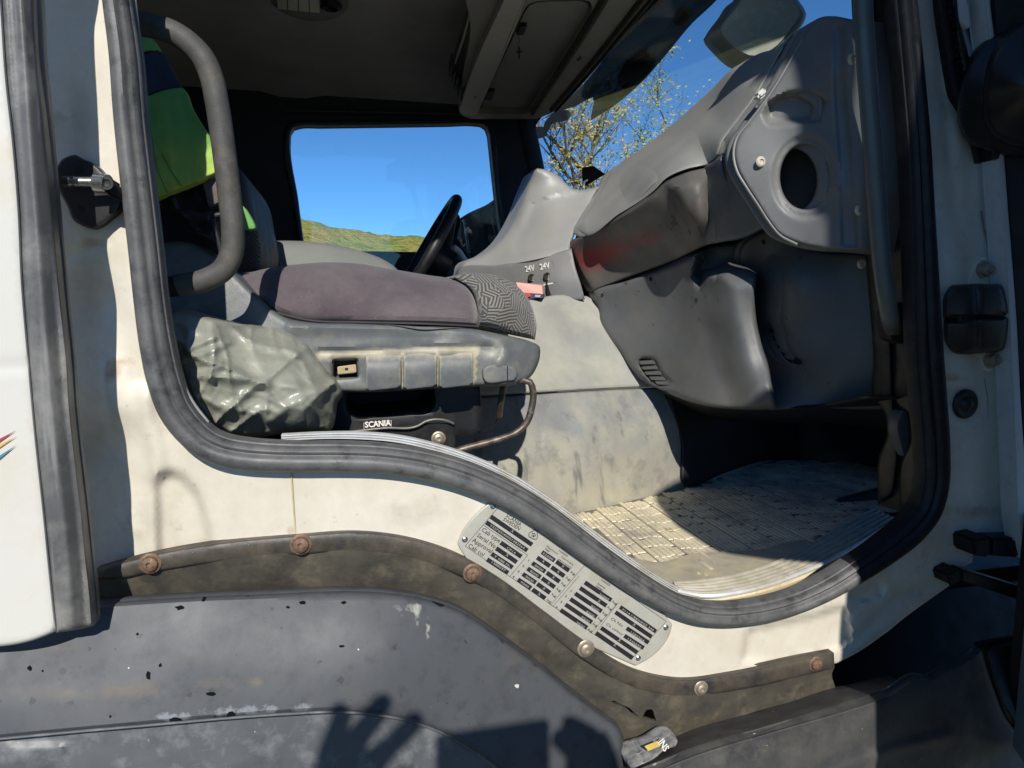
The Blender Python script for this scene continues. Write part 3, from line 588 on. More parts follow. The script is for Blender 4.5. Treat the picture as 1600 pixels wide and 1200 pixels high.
box('front_side_panel', (1.02, .045, 1.30), (1.7, .075, 2.97), BLACKD, cab)
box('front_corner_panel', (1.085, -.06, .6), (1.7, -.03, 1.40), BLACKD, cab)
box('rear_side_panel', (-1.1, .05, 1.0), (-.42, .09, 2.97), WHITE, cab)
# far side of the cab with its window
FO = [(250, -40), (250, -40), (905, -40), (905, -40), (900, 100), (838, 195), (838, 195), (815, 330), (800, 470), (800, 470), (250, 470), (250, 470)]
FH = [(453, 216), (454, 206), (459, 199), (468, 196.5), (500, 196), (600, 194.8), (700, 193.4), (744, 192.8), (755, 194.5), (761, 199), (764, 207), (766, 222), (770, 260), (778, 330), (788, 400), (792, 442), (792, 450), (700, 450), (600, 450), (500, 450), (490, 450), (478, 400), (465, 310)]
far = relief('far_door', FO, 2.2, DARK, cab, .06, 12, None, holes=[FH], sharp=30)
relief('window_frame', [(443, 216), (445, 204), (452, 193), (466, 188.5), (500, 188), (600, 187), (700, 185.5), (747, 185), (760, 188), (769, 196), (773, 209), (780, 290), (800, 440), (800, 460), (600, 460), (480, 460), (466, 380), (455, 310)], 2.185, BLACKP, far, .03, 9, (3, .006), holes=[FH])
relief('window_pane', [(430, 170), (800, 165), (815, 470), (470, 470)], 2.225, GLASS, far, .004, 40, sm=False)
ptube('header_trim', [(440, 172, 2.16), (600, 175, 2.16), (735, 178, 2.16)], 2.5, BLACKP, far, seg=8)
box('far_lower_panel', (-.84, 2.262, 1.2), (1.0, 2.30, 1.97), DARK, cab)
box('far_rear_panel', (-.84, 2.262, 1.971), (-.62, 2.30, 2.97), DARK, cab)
# overhead lamp panel in the roof lining
lp = [(424, -20), (424, 8), (432, 14), (536, 22), (542, 15), (542, -20)]
lamp = relief('reading_lamp', [(424, -20), (424, -20), (424, 6), (432, 13), (534, 22.5), (541, 17), (541, -20), (541, -20)], None, M('lamp_housing', (.10, .10, .10), .5), cab, .02, 6, surf=lambda x, y: UZ(x, y, 2.60), back=(0, 0, 1))
for k in range(4):
    x = 432 + k * 17
    slab('lens_panel', [UZ(x, -20, 2.596), UZ(x + 15, -20, 2.596), UZ(x + 16.5, 15.5 + k * 1.6, 2.596), UZ(x + 1.5, 14 + k * 1.6, 2.596)], .006, LAMPL, lamp, (0, 0, 1))
sp_ = lathe('spotlight', [(.030, 0), (.030, .012), (.024, .016), (.019, .016), (.017, .006), (.004, .004)], BLACKP, 24)
place('spotlight', sp_, UZ(517, 6, 2.598), lamp, 1.0, (math.radians(90), 0, 0))

# roof console over the windscreen
ZC = 2.50
con = relief('roof_console', [(716, -40), (716, -40), (735, 40), (722, 130), (722, 180), (735, 186), (735, 186), (838, 186), (838, 186), (866, 174), (900, 140), (955, 75), (1014, 0), (1046, -40), (1046, -40)], None, CONS, cab, .10, 9, surf=lambda x, y: UZ(x, y, ZC + .012), back=(0, 0, 1),
    holes=[[(747, 172), (751, 161), (768, 124), (785, 88), (802, 52), (817, 20), (823, 9), (834, 3), (850, 1), (880, 0), (912, 0), (922, 3), (926, 11), (922, 24), (900, 60), (878, 96), (856, 132), (834, 168), (828, 175), (818, 178), (790, 178), (757, 178), (750, 177)]])
hat = relief('console_hatch', [(752, 171), (755, 160), (771, 124), (788, 88), (805, 52), (820, 20), (827, 9), (836, 5), (850, 3), (880, 2.5), (910, 2.5), (919, 6), (920, 14), (916, 26), (895, 60), (873, 96), (851, 132), (830, 165), (824, 172), (815, 174), (790, 174.5), (762, 175), (755, 174)], None, M('hatch_grey', (.20, .20, .18), .5, var=.06, bump=(.0005, 500, .3)), con, .03, 8, surf=lambda x, y: UZ(x, y, ZC + .035), back=(0, 0, 1))
for (x, y) in ((814, 47), (764, 149)):
    slab('catch', [UZ(x - 7, y + 8, ZC + .024), UZ(x + 4, y + 8, ZC + .024), UZ(x + 9, y - 6, ZC + .024), UZ(x - 1, y - 6, ZC + .024)], .012, BLACKP, hat, (0, 0, 1))
for nm_, pa_, ra_ in (('hatch_seal', [(832, 176), (880, 102), (936, 12), (960, -30)], .012), ('header_seam', [(862, 172), (905, 122), (965, 48), (1005, -4), (1030, -36)], .009), ('header_seam', [(868, 174), (915, 122), (975, 50), (1020, -4), (1045, -36)], .006)):
    tube(nm_, [UZ(*p, ZC + .010) for p in spl(pa_, False, 8)], ra_, BLACKD, con, 10)
relief('hatch_gasket', [(846, -30), (846, -30), (940, -30), (940, -30), (936, 20), (832, 180), (824, 184), (752, 182), (745, 172), (748, 160), (812, 20)], None, BLACKD, con, .02, 9, surf=lambda x, y: UZ(x, y, ZC + .06), back=(0, 0, 1))
barp = [(806, -40), (806, -40), (833, -40), (833, -40), (745, 172), (741, 180), (728, 181), (718, 176), (722, 160)]
rail = relief('console_rail', barp, None, M('rail_grey', (.34, .33, .29), .42, var=.1, vs=30), con, .03, 8, surf=lambda x, y: UZ(x, y, ZC - .012), back=(0, 0, 1))
tube('rail_edge', [UZ(*p, ZC - .006) for p in spl([(832, -40), (800, 48), (744, 178)], False, 8)], .004, DASHL, rail, 8)
place('rail_screw', riv, UZ(743, 152, ZC - .0125), rail, 1.6, (math.radians(90), 0, 0))
for k in range(6):
    a = (704 + k * 4.5, 118 + k * 9.5)
    slab('console_fin', [UZ(a[0] - 3, a[1] + 2, ZC), UZ(a[0] + 1, a[1] - 14, ZC), UZ(a[0] + 4, a[1] - 14, ZC), UZ(a[0], a[1] + 3, ZC)], .04, DARK, con, (0, 0, 1))
slab('console_side', [UZ(706, 110, ZC + .05), UZ(736, 10, ZC + .05), UZ(760, 10, ZC + .05), UZ(728, 150, ZC + .05)], .03, M('console_dark_grey', (.06, .062, .06), .5), con, (0, 0, 1))  # side slab in a darker grey than the console
tube('console_lip', [UZ(*p, ZC + .03) for p in ((738, 8), (724, 60), (710, 100))], .004, DASHL, con, 8)
mk('console_slot', *(lambda P: ([*P, *[p + np.array([0, 0, .012]) for p in P]], [(0, 1, 2, 3), (7, 6, 5, 4), (0, 4, 5, 1), (1, 5, 6, 2), (2, 6, 7, 3), (3, 7, 4, 0)]))([UZ(901, 94, ZC + .0105), UZ(906, 88, ZC + .0105), UZ(909, 90, ZC + .0105), UZ(904, 96, ZC + .0105)]), DARK, con)
# windscreen: a tilted pane from far pillar to near pillar
wsb, wst = (.99, 2.02), (.86, 2.56)
def wsq(y, k, e=0): return (wsb[0] + (wst[0] - wsb[0]) * k + e - .05 * ((y - 1.15) / 1.1) ** 2, y, wsb[1] + (wst[1] - wsb[1]) * k)
V = [wsq(.02 + 2.2 * i / 16, k) for k in (0, .5, 1) for i in range(17)]; n = len(V); V += [(x + .006, y, z) for x, y, z in V]
Fc = [f for r in range(2) for i in range(16) for f in ((r * 17 + i, r * 17 + i + 1, r * 17 + i + 18, r * 17 + i + 17), (n + r * 17 + i, n + r * 17 + i + 17, n + r * 17 + i + 18, n + r * 17 + i + 1))]
mk('windscreen', V, Fc, WSG, cab)
hd = [wsq(.02 + 2.24 * i / 16, 1.02, .0) for i in range(17)]
tube('windscreen_header', [(x, y, z + .02) for x, y, z in hd], .03, BLACKP, cab, 10)
tube('far_pillar', [(.985 - .03, 2.24, 1.95), (.90 - .03, 2.24, 2.30), (.83 - .03, 2.24, 2.6)], .055, DARK, cab, 12)
# outside sun visor of smoked acrylic, seen through the top of the windscreen
def vis(x, y):
    # plane through three world points
    r = ray(x, y); n = VN; return CAM + r * (np.dot(VP0 - CAM, n) / np.dot(r, n))
VP0 = np.array([1.02, .5, 2.62]); VN = np.cross(np.array([0., 1, 0]), np.array([.20, 0, -.16])); 
relief('sun_visor', [(846, 188), (846, 188), (870, 172), (905, 138), (960, 72), (1016, 0), (1050, -40), (1050, -40), (1150, -40), (1150, -40), (1118, 2), (1082, 36), (1042, 84), (1000, 131), (960, 165), (922, 189), (922, 189), (926, 152), (900, 166), (880, 172)], None, SMOKE, cab, .004, 12, surf=vis, back=(.6, 0, .8))
for q in (((960, 122), (975, 100), (1000, 90), (1012, 104), (1000, 128), (985, 140), (968, 148), (958, 138)), ((1040, 40), (1056, 24), (1068, 34), (1052, 52))):
    relief('visor_bracket', q, None, BLACKP, cab, .02, 8, surf=lambda x, y: vis(x, y) + np.array([.02, 0, .02]), back=(.6, 0, .8))
relief('visor_end_tab', [(828, 198), (850, 198), (852, 190), (892, 176), (892, 182), (862, 194), (851, 214), (829, 214)], None, M('visor_tab_grey', (.2, .21, .25), .3), cab, .01, 8, surf=vis)
# door grab rail at the front pillar, black pillar trim
relief('front_pillar_trim', [(1362, -80), (1362, -80), (1392, -80), (1392, -80), (1408, 100), (1420, 300), (1428, 480), (1432, 620), (1438, 740), (1425, 790), (1405, 800), (1405, 800), (1408, 720), (1420, 690), (1416, 650), (1400, 630), (1398, 560), (1388, 420), (1378, 250), (1368, 60)], [(1375, 0, .085), (1425, 300, .03), (1390, 300, .08), (1400, 500, .07), (1430, 600, .03), (1420, 780, .035)], BLACKP, cab, .05, 9, (6, .01))
ptube('grab_rail', [(1347, -80, .028), (1348, 0, .028), (1351, 60, .028), (1358, 160, .028), (1365, 250, .028), (1371, 330, .028), (1379, 420, .028), (1387, 475, .030), (1393, 505, .045), (1398, 520, .08)], 14.5, M('grab_rail_paint', (.10, .11, .105), .38, .5, var=.15, vs=12, bump=(.0006, 300, .3)), cab, seg=18)
pquad('rail_foot', [(1390, 488), (1412, 470), (1416, 540), (1394, 530)], .055, .03, BLACKD, cab)
pquad('pillar_bracket', [(1401, 655), (1412, 642), (1422, 642), (1424, 700), (1411, 712)], .06, .02, M('grey_bracket', (.075, .075, .078), .5), cab) if False else None
relief('pillar_bracket', [(1402, 658), (1410, 642), (1424, 643), (1426, 700), (1412, 713), (1408, 700)], .05, M('grey_bracket', (.075, .075, .078), .5, var=.2, vs=60), cab, .02, 6, (3, .003))
relief('cable_gland', [(1411, 728), (1420, 718), (1432, 722), (1434, 760), (1424, 778), (1414, 760)], .06, BLACKD, cab, .03, 6, (5, .012))
# grab handle at the rear pillar
gh = ptube('grab_handle', [(218, 37, .10), (240, 41, .10), (268, 50, .10), (296, 68, .10), (318, 92, .10), (331, 122, .10), (339, 160, .10), (348, 220, .10), (358, 300, .10), (364, 360, .10), (362, 395, .10), (349, 421, .10), (322, 437, .10), (277, 447, .10)], 18.5, HANDLE, cab, seg=20, step=5)
ptube('handle_foot', [(180, 30, .10), (222, 38, .10)], 16.5, BLACKD, gh); ptube('handle_foot', [(276, 447, .10), (228, 452, .10)], 16, BLACKD, gh)
# striker plate with its pin
stk = relief('door_striker', [(89, 262), (96, 250), (107, 244), (119, 242), (128, 248), (142, 253), (153, 260), (166, 276), (178, 290), (190, 310), (186, 326), (171, 341), (157, 352), (143, 357), (127, 352), (117, 346), (104, 320), (92, 296)], [(89, 262, .004), (119, 242, .006), (104, 320, .004), (150, 300, .002), (190, 310, -.002), (143, 357, .002)], BLACKP, cab, .03, 4, (4, .004))
ptube('striker_pin', [(108, 284, -.024), (130, 284, -.024), (158, 285, -.024)], 7.6, STEEL, stk, seg=16)
ptube('pin_collar', [(100, 284, -.022), (118, 284, -.023)], 9, BLACKP, stk, seg=16)
ptube('roller', [(151, 286, -.026), (169, 288, -.030)], 15, STEEL, stk, seg=24)
hexa('striker_arm', [U(164, 272, -.034), U(192, 290, -.020), U(193, 316, -.020), U(168, 304, -.034), U(160, 272, -.018), U(188, 290, -.002), U(189, 316, -.002), U(164, 304, -.018)], BLACKP, stk, .003)
place('roller_socket', lathe('roller_socket', [(.007, 0), (.007, .002), (.0045, .002), (.0035, .0004), (.0008, .0002)], BLACKP, 16), U(167, 287, -.0355), stk)
pquad('seal_clip', [(194, 303), (203, 305), (207, 368), (199, 368)], .006, .012, BLACKD, cab)
for (x, y) in ((122, 265), (126, 326)): place('plate_hole_plug', lathe('plate_hole_plug', [(.0035, 0), (.0035, .001), (.001, .0012)], BLACKD, 10), U(x, y, .003), stk)

# ---- side fairing at the rear edge (a panel standing proud of the cab)
FR = [(-120, -440), (-120, -440), (-28, -440), (-4, -90), (3, 0), (12, 130), (22, 220), (31, 330), (36, 440), (46, 560), (58, 690), (70, 800), (80, 900), (89, 986), (89, 986), (60, 998), (-90, 1016), (-90, 1016)]
fair = relief('side_fairing', FR, [(-90, 0, -.107), (-90, 1000, -.107), (0, 0, -.099), (80, 980, -.099), (30, 450, -.101)], FAIR, cab, .03, 9, (7, .006), [ridge([(-60, 575), (40, 572)], -.0015, 8)])
ER = [(-30, -440), (-30, -440), (24, -440), (52, -90), (56, 0), (61, 90), (70, 180), (79, 280), (88, 380), (97, 470), (107, 560), (112, 640), (120, 715), (130, 800), (138, 880), (144, 935), (147, 978), (147, 978), (120, 984), (88, 989), (88, 989), (79, 900), (69, 800), (57, 690), (45, 560), (35, 440), (30, 330), (21, 220), (11, 130), (2, 0), (-5, -90)]
er_r = [(4, -440), (30, -90), (33, 0), (39, 90), (45, 180), (52, 280), (60, 380), (66, 470), (73, 560), (80, 640), (88, 715), (98, 800), (106, 880), (113, 978)]
relief('edge_rubber', ER, [(-5, -440, -.095), (20, -90, -.095), (50, 300, -.095), (110, 950, -.095), (60, 0, -.089), (90, 350, -.089), (140, 900, -.087), (100, 700, -.095)], EDGE, fair, .022, 4, (8, .012), [ridge(er_r, .005, 10), ridge([(x + 22, y) for x, y in er_r], -.003, 6)])
for c, a, b, w_ in (((.42, .05, .05), (-60, 722), (26, 672), 6), ((.70, .42, .07), (-60, 730), (27, 681), 6), ((.06, .22, .30), (-60, 756), (28, 694), 7)):
    mk('stripe_decal', [U(b[0], b[1], -.1035), U(b[0] - 3, b[1] + 2, -.1035), U(a[0], a[1] + w_ * 1.6, -.109), U(a[0], a[1] - w_, -.109)], [(0, 3, 2, 1)], M('decal_%d' % int(c[0] * 100), c, .4), fair, False)

# ---- hinge, stop plug and brackets by the front pillar
hg = relief('door_hinge', [(1477, 458), (1486, 448), (1510, 444), (1545, 444), (1566, 446), (1572, 462), (1573, 530), (1568, 546), (1540, 551), (1490, 549), (1479, 538), (1474, 500)], [(1480, 500, -.012), (1520, 500, -.03), (1572, 500, -.03), (1520, 448, -.022), (1520, 548, -.022)], M('oily_hinge_steel', (.018, .016, .014), .42, .5, var=.3, vs=30, dirt=[((.05, .04, .03), .3, 40, .2)]), cab, .04, 5, (7, .012), [ridge([(1479, 500), (1573, 493)], -.012, 3), ridge([(1526, 450), (1528, 548)], -.003, 4)])
relief('hinge_plate', [(1524, 412), (1532, 402), (1546, 401), (1552, 412), (1556, 560), (1552, 580), (1538, 580), (1530, 560)], .004, WHITE, cab, .012, 6, (3, .003))
hb = lathe('hinge_bolt', [(.014, 0), (.014, .002), (.010, .003), (.010, .010), (.006, .012), (.006, .016), (.002, .017)], ZINC, 12)
place('hinge_bolt', hb, U(1536, 421, .003), hg); place('hinge_bolt', hb, U(1547, 562, .003), hg)
place('stop_plug', lathe('stop_plug', [(.0245, 0), (.0245, .003), (.021, .006), (.013, .005), (.009, .009), (.005, .012), (.001, .013)], BLACKP, 28), U(1507, 631, .008), cab)
relief('underbody', [(1150, 900), (1650, 790), (1650, 1120), (1480, 1080), (1150, 1120)], [(1200, 1000, .25), (1500, 900, .30), (1600, 1050, .2), (1350, 1080, .15)], BLACKD, cab, .02, 20)
pquad('pillar_arm', [(1521, 843), (1548, 839), (1548, 872), (1524, 869)], -.03, .05, BLACKD, cab, .004); pquad('pillar_arm', [(1549, 841), (1650, 842), (1650, 876), (1549, 869)], -.015, .04, BLACKP, cab, .004)
pquad('lower_arm', [(1480, 898), (1500, 888), (1504, 908), (1486, 916)], -.02, .04, BLACKD, cab, .003); pquad('lower_arm', [(1502, 889), (1598, 918), (1600, 940), (1504, 908)], -.01, .03, BLACKP, cab, .003)

# ------------------------------------------------------------------ engine tunnel and footwell
SEAM = [(640, 622), (740, 619), (830, 614.5), (920, 609), (1000, 605), (1075, 600)]
tc_ = [(640, 560, .50), (700, 500, .55), (760, 470, .68), (840, 468, .74), (905, 463, .80), (980, 490, .78), (640, 700, .44), (830, 615, .57), (920, 540, .70), (1000, 605, .68), (1075, 640, .66), (890, 805, .492), (800, 828, .45), (1060, 766, .625), (1200, 722, .83), (700, 800, .42), (920, 700, .53), (1180, 650, .86)]
tun = relief('engine_tunnel', [(600, 600), (600, 600), (660, 540), (740, 482), (800, 470), (840, 466), (872, 461), (905, 462), (960, 468), (1020, 490), (1075, 560), (1075, 603), (1075, 603)] + SEAM[::-1][1:] + [(600, 624)], tc_, TUNL, cab, .02, 8, (7, .014), [wob(.004, 110, 5), ridge([(860, 500), (930, 540), (990, 560)], .004, 22)])
relief('tunnel_mat', [(600, 627), (600, 627), (640, 625), (740, 622), (830, 617.5), (920, 612), (1000, 608), (1075, 603), (1075, 603), (1120, 650), (1235, 690), (1235, 722), (1235, 722), (1130, 746), (1060, 770), (975, 788), (890, 808), (800, 834), (700, 840), (600, 820), (600, 820)], [(x, y, d + .006) for x, y, d in tc_], TUNM, tun, .02, 7, (3, .004), [wob(.006, 70, 9), ridge([(845, 680), (852, 720), (868, 760), (880, 790)], -.004, 5), ridge([(935, 670), (942, 740), (950, 780)], -.004, 5), ridge([(945, 690), (960, 750), (972, 785)], -.003, 4)])
relief('footwell_shade_sheet', [(1050, 596), (1130, 600), (1240, 640), (1240, 717), (1200, 719), (1130, 740), (1072, 760), (1066, 700)], [(1060, 600, .668), (1130, 620, .70), (1066, 700, .628), (1072, 762, .615), (1200, 719, .818), (1240, 700, .845), (1240, 645, .85)], DARK, tun, .01, 9, (10, .006))  # near-black sheet added over the tunnel wall to deepen its shade
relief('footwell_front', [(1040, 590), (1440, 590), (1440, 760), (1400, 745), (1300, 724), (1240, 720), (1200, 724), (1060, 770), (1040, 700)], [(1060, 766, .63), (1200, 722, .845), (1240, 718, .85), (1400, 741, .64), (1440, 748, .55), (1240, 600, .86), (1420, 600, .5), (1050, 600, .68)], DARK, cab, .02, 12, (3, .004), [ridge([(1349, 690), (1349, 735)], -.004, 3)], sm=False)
# hump between the seats, lit grey vinyl seen over the cushion
relief('tunnel_box', [(400, 378), (400, 378), (440, 376), (490, 378), (530, 384), (570, 394), (600, 406), (620, 420), (630, 440), (630, 440), (400, 450), (400, 450)], [(400, 378, .92), (500, 380, .92), (600, 408, .92), (420, 440, .78), (600, 440, .80), (500, 420, .80)], M('hump_vinyl', (.22, .225, .22), .5, var=.08, vs=9, bump=(.0006, 200, .3)), cab, .25, 7, (8, .03), [ridge([(400, 408), (440, 410), (470, 413)], -.006, 2.5)])

# ------------------------------------------------------------------ floor mat
matt = thing('floor_mat', 'sandy ribbed rubber floor mat in the passenger footwell', 'floor mat', tuple(UZ(1150, 810, ZF)))
MO = [(862, 796), (862, 796), (892, 808), (960, 788), (1060, 766), (1130, 744), (1200, 722), (1240, 718), (1300, 722), (1400, 740), (1428, 756), (1418, 786), (1380, 800), (1340, 820), (1290, 846), (1240, 872), (1190, 892), (1100, 914), (1060, 918), (1040, 908), (985, 872), (930, 832), (880, 800), (880, 800)]
MOs = spl(MO[2:-2], True, 8)
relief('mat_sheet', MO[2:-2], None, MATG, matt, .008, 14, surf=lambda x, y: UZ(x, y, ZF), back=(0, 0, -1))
# raised ribs: rows of blocks of short parallel bars
mw = np.array([UZ(*p, ZF)[:2] for p in MOs]); V, Fc = [], []; rnd = random.Random(3)
ang = math.radians(90); e1 = np.array([math.cos(ang), math.sin(ang)]); e2 = np.array([-e1[1], e1[0]]); org = UZ(900, 815, ZF)[:2]
cand = []
for j in range(-30, 60):
    for i in range(-140, 140):
        u = j * .052 + (.026 if (i // 6) % 2 else 0) + .004 * math.sin(i * 1.7); v = i * .0112 + (.003 if i % 6 == 0 else 0)
        cand.append((u, v, .0505 - (.018 * rnd.random() if rnd.random() < .3 else 0), False))
C0 = np.array([org + e1 * u + e2 * v for u, v, l, s in cand]); ok = inside(C0, mw) & (dist(C0, mw) > .007)
for (u, v, l, s), c, k in zip(cand, C0, ok):
    if not k or s: continue
    h = .0018 + rnd.random() * .0006; a = e1 * (l / 2); b = e2 * .0047; b2 = e2 * .0036; n = len(V)
    for q, z in ((-a - b, 0), (a - b, 0), (a + b, 0), (-a + b, 0)): V.append((*(c + q), ZF + z))
    for q, z in ((-a * .96 - b2, h), (a * .96 - b2, h), (a * .96 + b2, h), (-a * .96 + b2, h)): V.append((*(c + q), ZF + z))
    Fc += [(n + 4, n + 5, n + 6, n + 7), (n, n + 1, n + 5, n + 4), (n + 1, n + 2, n + 6, n + 5), (n + 2, n + 3, n + 7, n + 6), (n + 3, n, n + 4, n + 7)]
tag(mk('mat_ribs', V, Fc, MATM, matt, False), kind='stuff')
# smooth worn welt along the mat's door side
relief('mat_welt', [(985, 872), (1030, 878), (1080, 866), (1130, 862), (1190, 858), (1235, 846), (1262, 845), (1270, 852), (1240, 876), (1190, 895), (1100, 916), (1060, 920), (1040, 910)], None, M('worn_mat_welt', (.36, .345, .29), .55, .4, var=.2, vs=9, dirt=[((.56, .48, .32), .4, 12, .15), ((.16, .165, .17), .18, 9, .1)], bump=(.002, 50, .4)), matt, .012, 8, surf=lambda x, y: UZ(x, y, ZF + .006 + .004 * math.sin(x / 37.)), back=(0, 0, -1))

# ------------------------------------------------------------------ dashboard
dsh = thing('dashboard', 'grey plastic truck dashboard with glovebox, round speaker opening and 24V sockets', 'dashboard', tuple(U(1150, 600, .4)))
EP = [(1286, 26), (1300, 25), (1336, 31), (1385, 35), (1385, 35), (1405, 180), (1420, 400), (1420, 400), (1345, 393), (1285, 389), (1243, 379), (1217, 366), (1200, 345), (1183, 318), (1164, 288), (1151, 262), (1147, 238), (1152, 216), (1170, 190), (1200, 150), (1225, 110), (1252, 62), (1268, 35)]
epc = [(1290, 30, .15), (1302, 26, .13), (1340, 40, .08), (1390, 60, .075), (1415, 390, .07), (1340, 385, .08), (1335, 200, .078), (1318, 100, .085), (1318, 300, .085), (1298, 150, .115), (1298, 320, .115), (1250, 375, .165), (1200, 340, .205), (1150, 240, .24), (1200, 160, .215), (1250, 70, .19), (1200, 260, .20), (1255, 350, .16), (1225, 200, .19), (1165, 285, .225), (1240, 280, .175)]
epf = field(epc)
sph = [(1257 + 38 * math.cos(a), 277 + 50 * math.sin(a)) for a in np.linspace(0, 2 * math.pi, 26)[:-1]]
rimo = [(1259 + 52 * math.cos(a), 277 + 65 * math.sin(a)) for a in np.linspace(0, 2 * math.pi, 30)[:-1]]
ep = relief('end_panel', EP, epc, DASHP, dsh, .03, 4, (5, .012), [dent(rimo, .006, 7), dent([(1196, 180), (1202, 162), (1228, 148), (1266, 145), (1288, 158), (1280, 186), (1215, 193), (1201, 190)], .026, 14), dent([(1303, 40), (1318, 40), (1322, 150), (1332, 250), (1340, 385), (1316, 385), (1312, 250), (1305, 150)], .008, 9)], holes=[sph], sharp=55)
tube('speaker_throat', [U(1258, 277, .22), U(1262, 279, .27), U(1264, 280, .34)], .062, DARK, ep, 28)
scr = lathe('panel_screw', [(.0095, 0), (.0095, .002), (.0075, .0042), (.0045, .0048), (.0040, .0025), (.0008, .0022)], M('cream_screw_cap', (.52, .49, .40), .5, var=.12, vs=90, dirt=[((.3, .26, .19), .2, 160, .1)]), 18)
for (x, y, d) in ((1188, 253, .206), (1332, 93, .077), (1343, 328, .074), (1346, 412, .15)): place('panel_screw', scr, U(x, y, d), ep)
pquad('air_knob', [(1184, 146), (1197, 134), (1200, 146), (1188, 156)], .21, .02, M('pale_knob', (.6, .6, .57), .4), dsh, .004)
ptube('edge_bead', [(x, y, float(epf(np.array([[x, y]], float))[0]) + .004) for x, y in ((1254, 62), (1227, 109), (1202, 149), (1172, 189), (1151, 216), (1146, 240), (1151, 266), (1166, 292), (1186, 322), (1203, 348), (1220, 368), (1246, 382))], 2.4, DASH, ep, seg=8)
relief('corner_pod', [(1111, 259), (1130, 246), (1146, 234), (1146, 234), (1150, 262), (1163, 290), (1182, 320), (1202, 352), (1202, 352), (1165, 371), (1118, 380), (1118, 380), (1116, 350), (1108, 300)], [(1146, 236, .262), (1150, 265, .255), (1182, 320, .235), (1202, 352, .225), (1111, 262, .365), (1118, 378, .36), (1135, 320, .30), (1165, 368, .28)], DASHD, dsh, .04, 6, (5, .012))
relief('dash_top', [(1268, 34), (1250, 50), (1222, 74), (1190, 82), (1166, 94), (1130, 129), (1100, 156), (1040, 207), (980, 249), (952, 269), (952, 269), (940, 294), (918, 330), (902, 357), (902, 357), (911, 366), (968, 335), (1022, 299), (1042, 279), (1070, 266), (1112, 257), (1112, 257), (1145, 233), (1151, 215), (1169, 189), (1199, 149), (1224, 109), (1251, 61)],
    [(1268, 34, .21), (1222, 74, .30), (1166, 94, .46), (1100, 156, .62), (1040, 207, .77), (980, 249, .93), (952, 269, 1.0), (940, 294, .95), (902, 357, .80), (911, 366, .745), (968, 335, .57), (1022, 299, .455), (1042, 280, .42), (1070, 266, .395), (1112, 257, .365), (1150, 216, .265), (1200, 150, .24), (1250, 62, .215), (1140, 180, .40), (1085, 215, .52), (1030, 252, .61), (975, 296, .74)], DASHL, dsh, .05, 7, (6, .02), [ridge([(1170, 120), (1120, 190), (1085, 250)], .008, 26)])
gl = relief('glovebox_lid', [(893, 381), (902, 372), (912, 369), (968, 339), (1022, 303), (1043, 283), (1070, 270), (1111, 260), (1111, 260), (1107, 300), (1115, 350), (1117, 379), (1117, 379), (1100, 385), (1055, 406), (980, 434), (926, 455), (926, 455), (913, 435), (900, 408)],
    [(893, 381, .80), (926, 454, .765), (912, 369, .745), (968, 339, .57), (980, 433, .675), (1022, 303, .455), (1055, 405, .53), (1043, 283, .43), (1072, 340, .42), (1111, 262, .375), (1117, 378, .39), (1105, 320, .372), (940, 400, .73), (1000, 370, .575), (1085, 390, .45)], GLOVE, dsh, .04, 7, (4, .012), [dent([(1048, 290), (1075, 275), (1100, 280), (1105, 345), (1092, 372), (1066, 335)], -.03, 26)], wear=[blob((925, 405, 28, 15, .95), (960, 390, 30, 13, .7), (1010, 370, 26, 11, .5)), blob((1045, 350, 26, 16, .42), (1000, 370, 34, 16, .36), (1055, 335, 10, 18, .3))])
# red paint scuff and dark scratches on the lid: thin worn films standing a hair proud
KP = [(926, 459), (980, 438), (1055, 410), (1116, 383), (1116, 383), (1163, 376), (1200, 360), (1200, 360), (1199, 385), (1191, 410), (1183, 436), (1180, 468), (1183, 505), (1191, 540), (1201, 572), (1206, 600), (1215, 640), (1215, 640), (1160, 640), (1100, 634), (1042, 612), (1010, 597), (986, 576), (968, 549), (950, 528), (937, 504), (935, 478)]
kc = [(926, 459, .765), (935, 478, .76), (937, 504, .75), (968, 549, .70), (1010, 597, .635), (1042, 612, .55), (980, 440, .675), (1055, 412, .535), (1116, 386, .40), (1060, 470, .54), (1000, 500, .655), (1020, 560, .61), (1085, 560, .465), (1100, 634, .40), (1150, 618, .335), (1100, 480, .43), (1150, 395, .372), (1195, 370, .30),
      (1150, 480, .38), (1158, 560, .36), (1185, 480, .362), (1195, 570, .335), (1160, 638, .31), (1212, 636, .27)]
SPL = [(1163, 380), (1202, 357), (1202, 357), (1218, 370), (1245, 383), (1285, 393), (1345, 397), (1420, 404), (1420, 404), (1424, 560), (1420, 638), (1420, 638), (1340, 640), (1280, 637), (1205, 641), (1205, 641), (1190, 600), (1170, 540), (1165, 460)]
sc_ = [(1165, 400, .40), (1165, 540, .40), (1190, 440, .40), (1195, 520, .40), (1205, 590, .37), (1205, 400, .34), (1216, 440, .292), (1220, 500, .292), (1230, 550, .288), (1242, 420, .25), (1248, 500, .25), (1260, 560, .25), (1285, 400, .225), (1345, 400, .175), (1420, 410, .09), (1300, 500, .205), (1380, 500, .14), (1420, 600, .10), (1300, 590, .215), (1205, 641, .29), (1280, 637, .24), (1340, 640, .20), (1420, 638, .13)]
v1 = [(1000, 563), (1022, 563), (1030, 580), (1047, 601), (1030, 601), (1012, 588)]; v2 = [(1206, 508), (1217, 507), (1224, 528), (1236, 550), (1252, 568), (1234, 565), (1216, 543)]
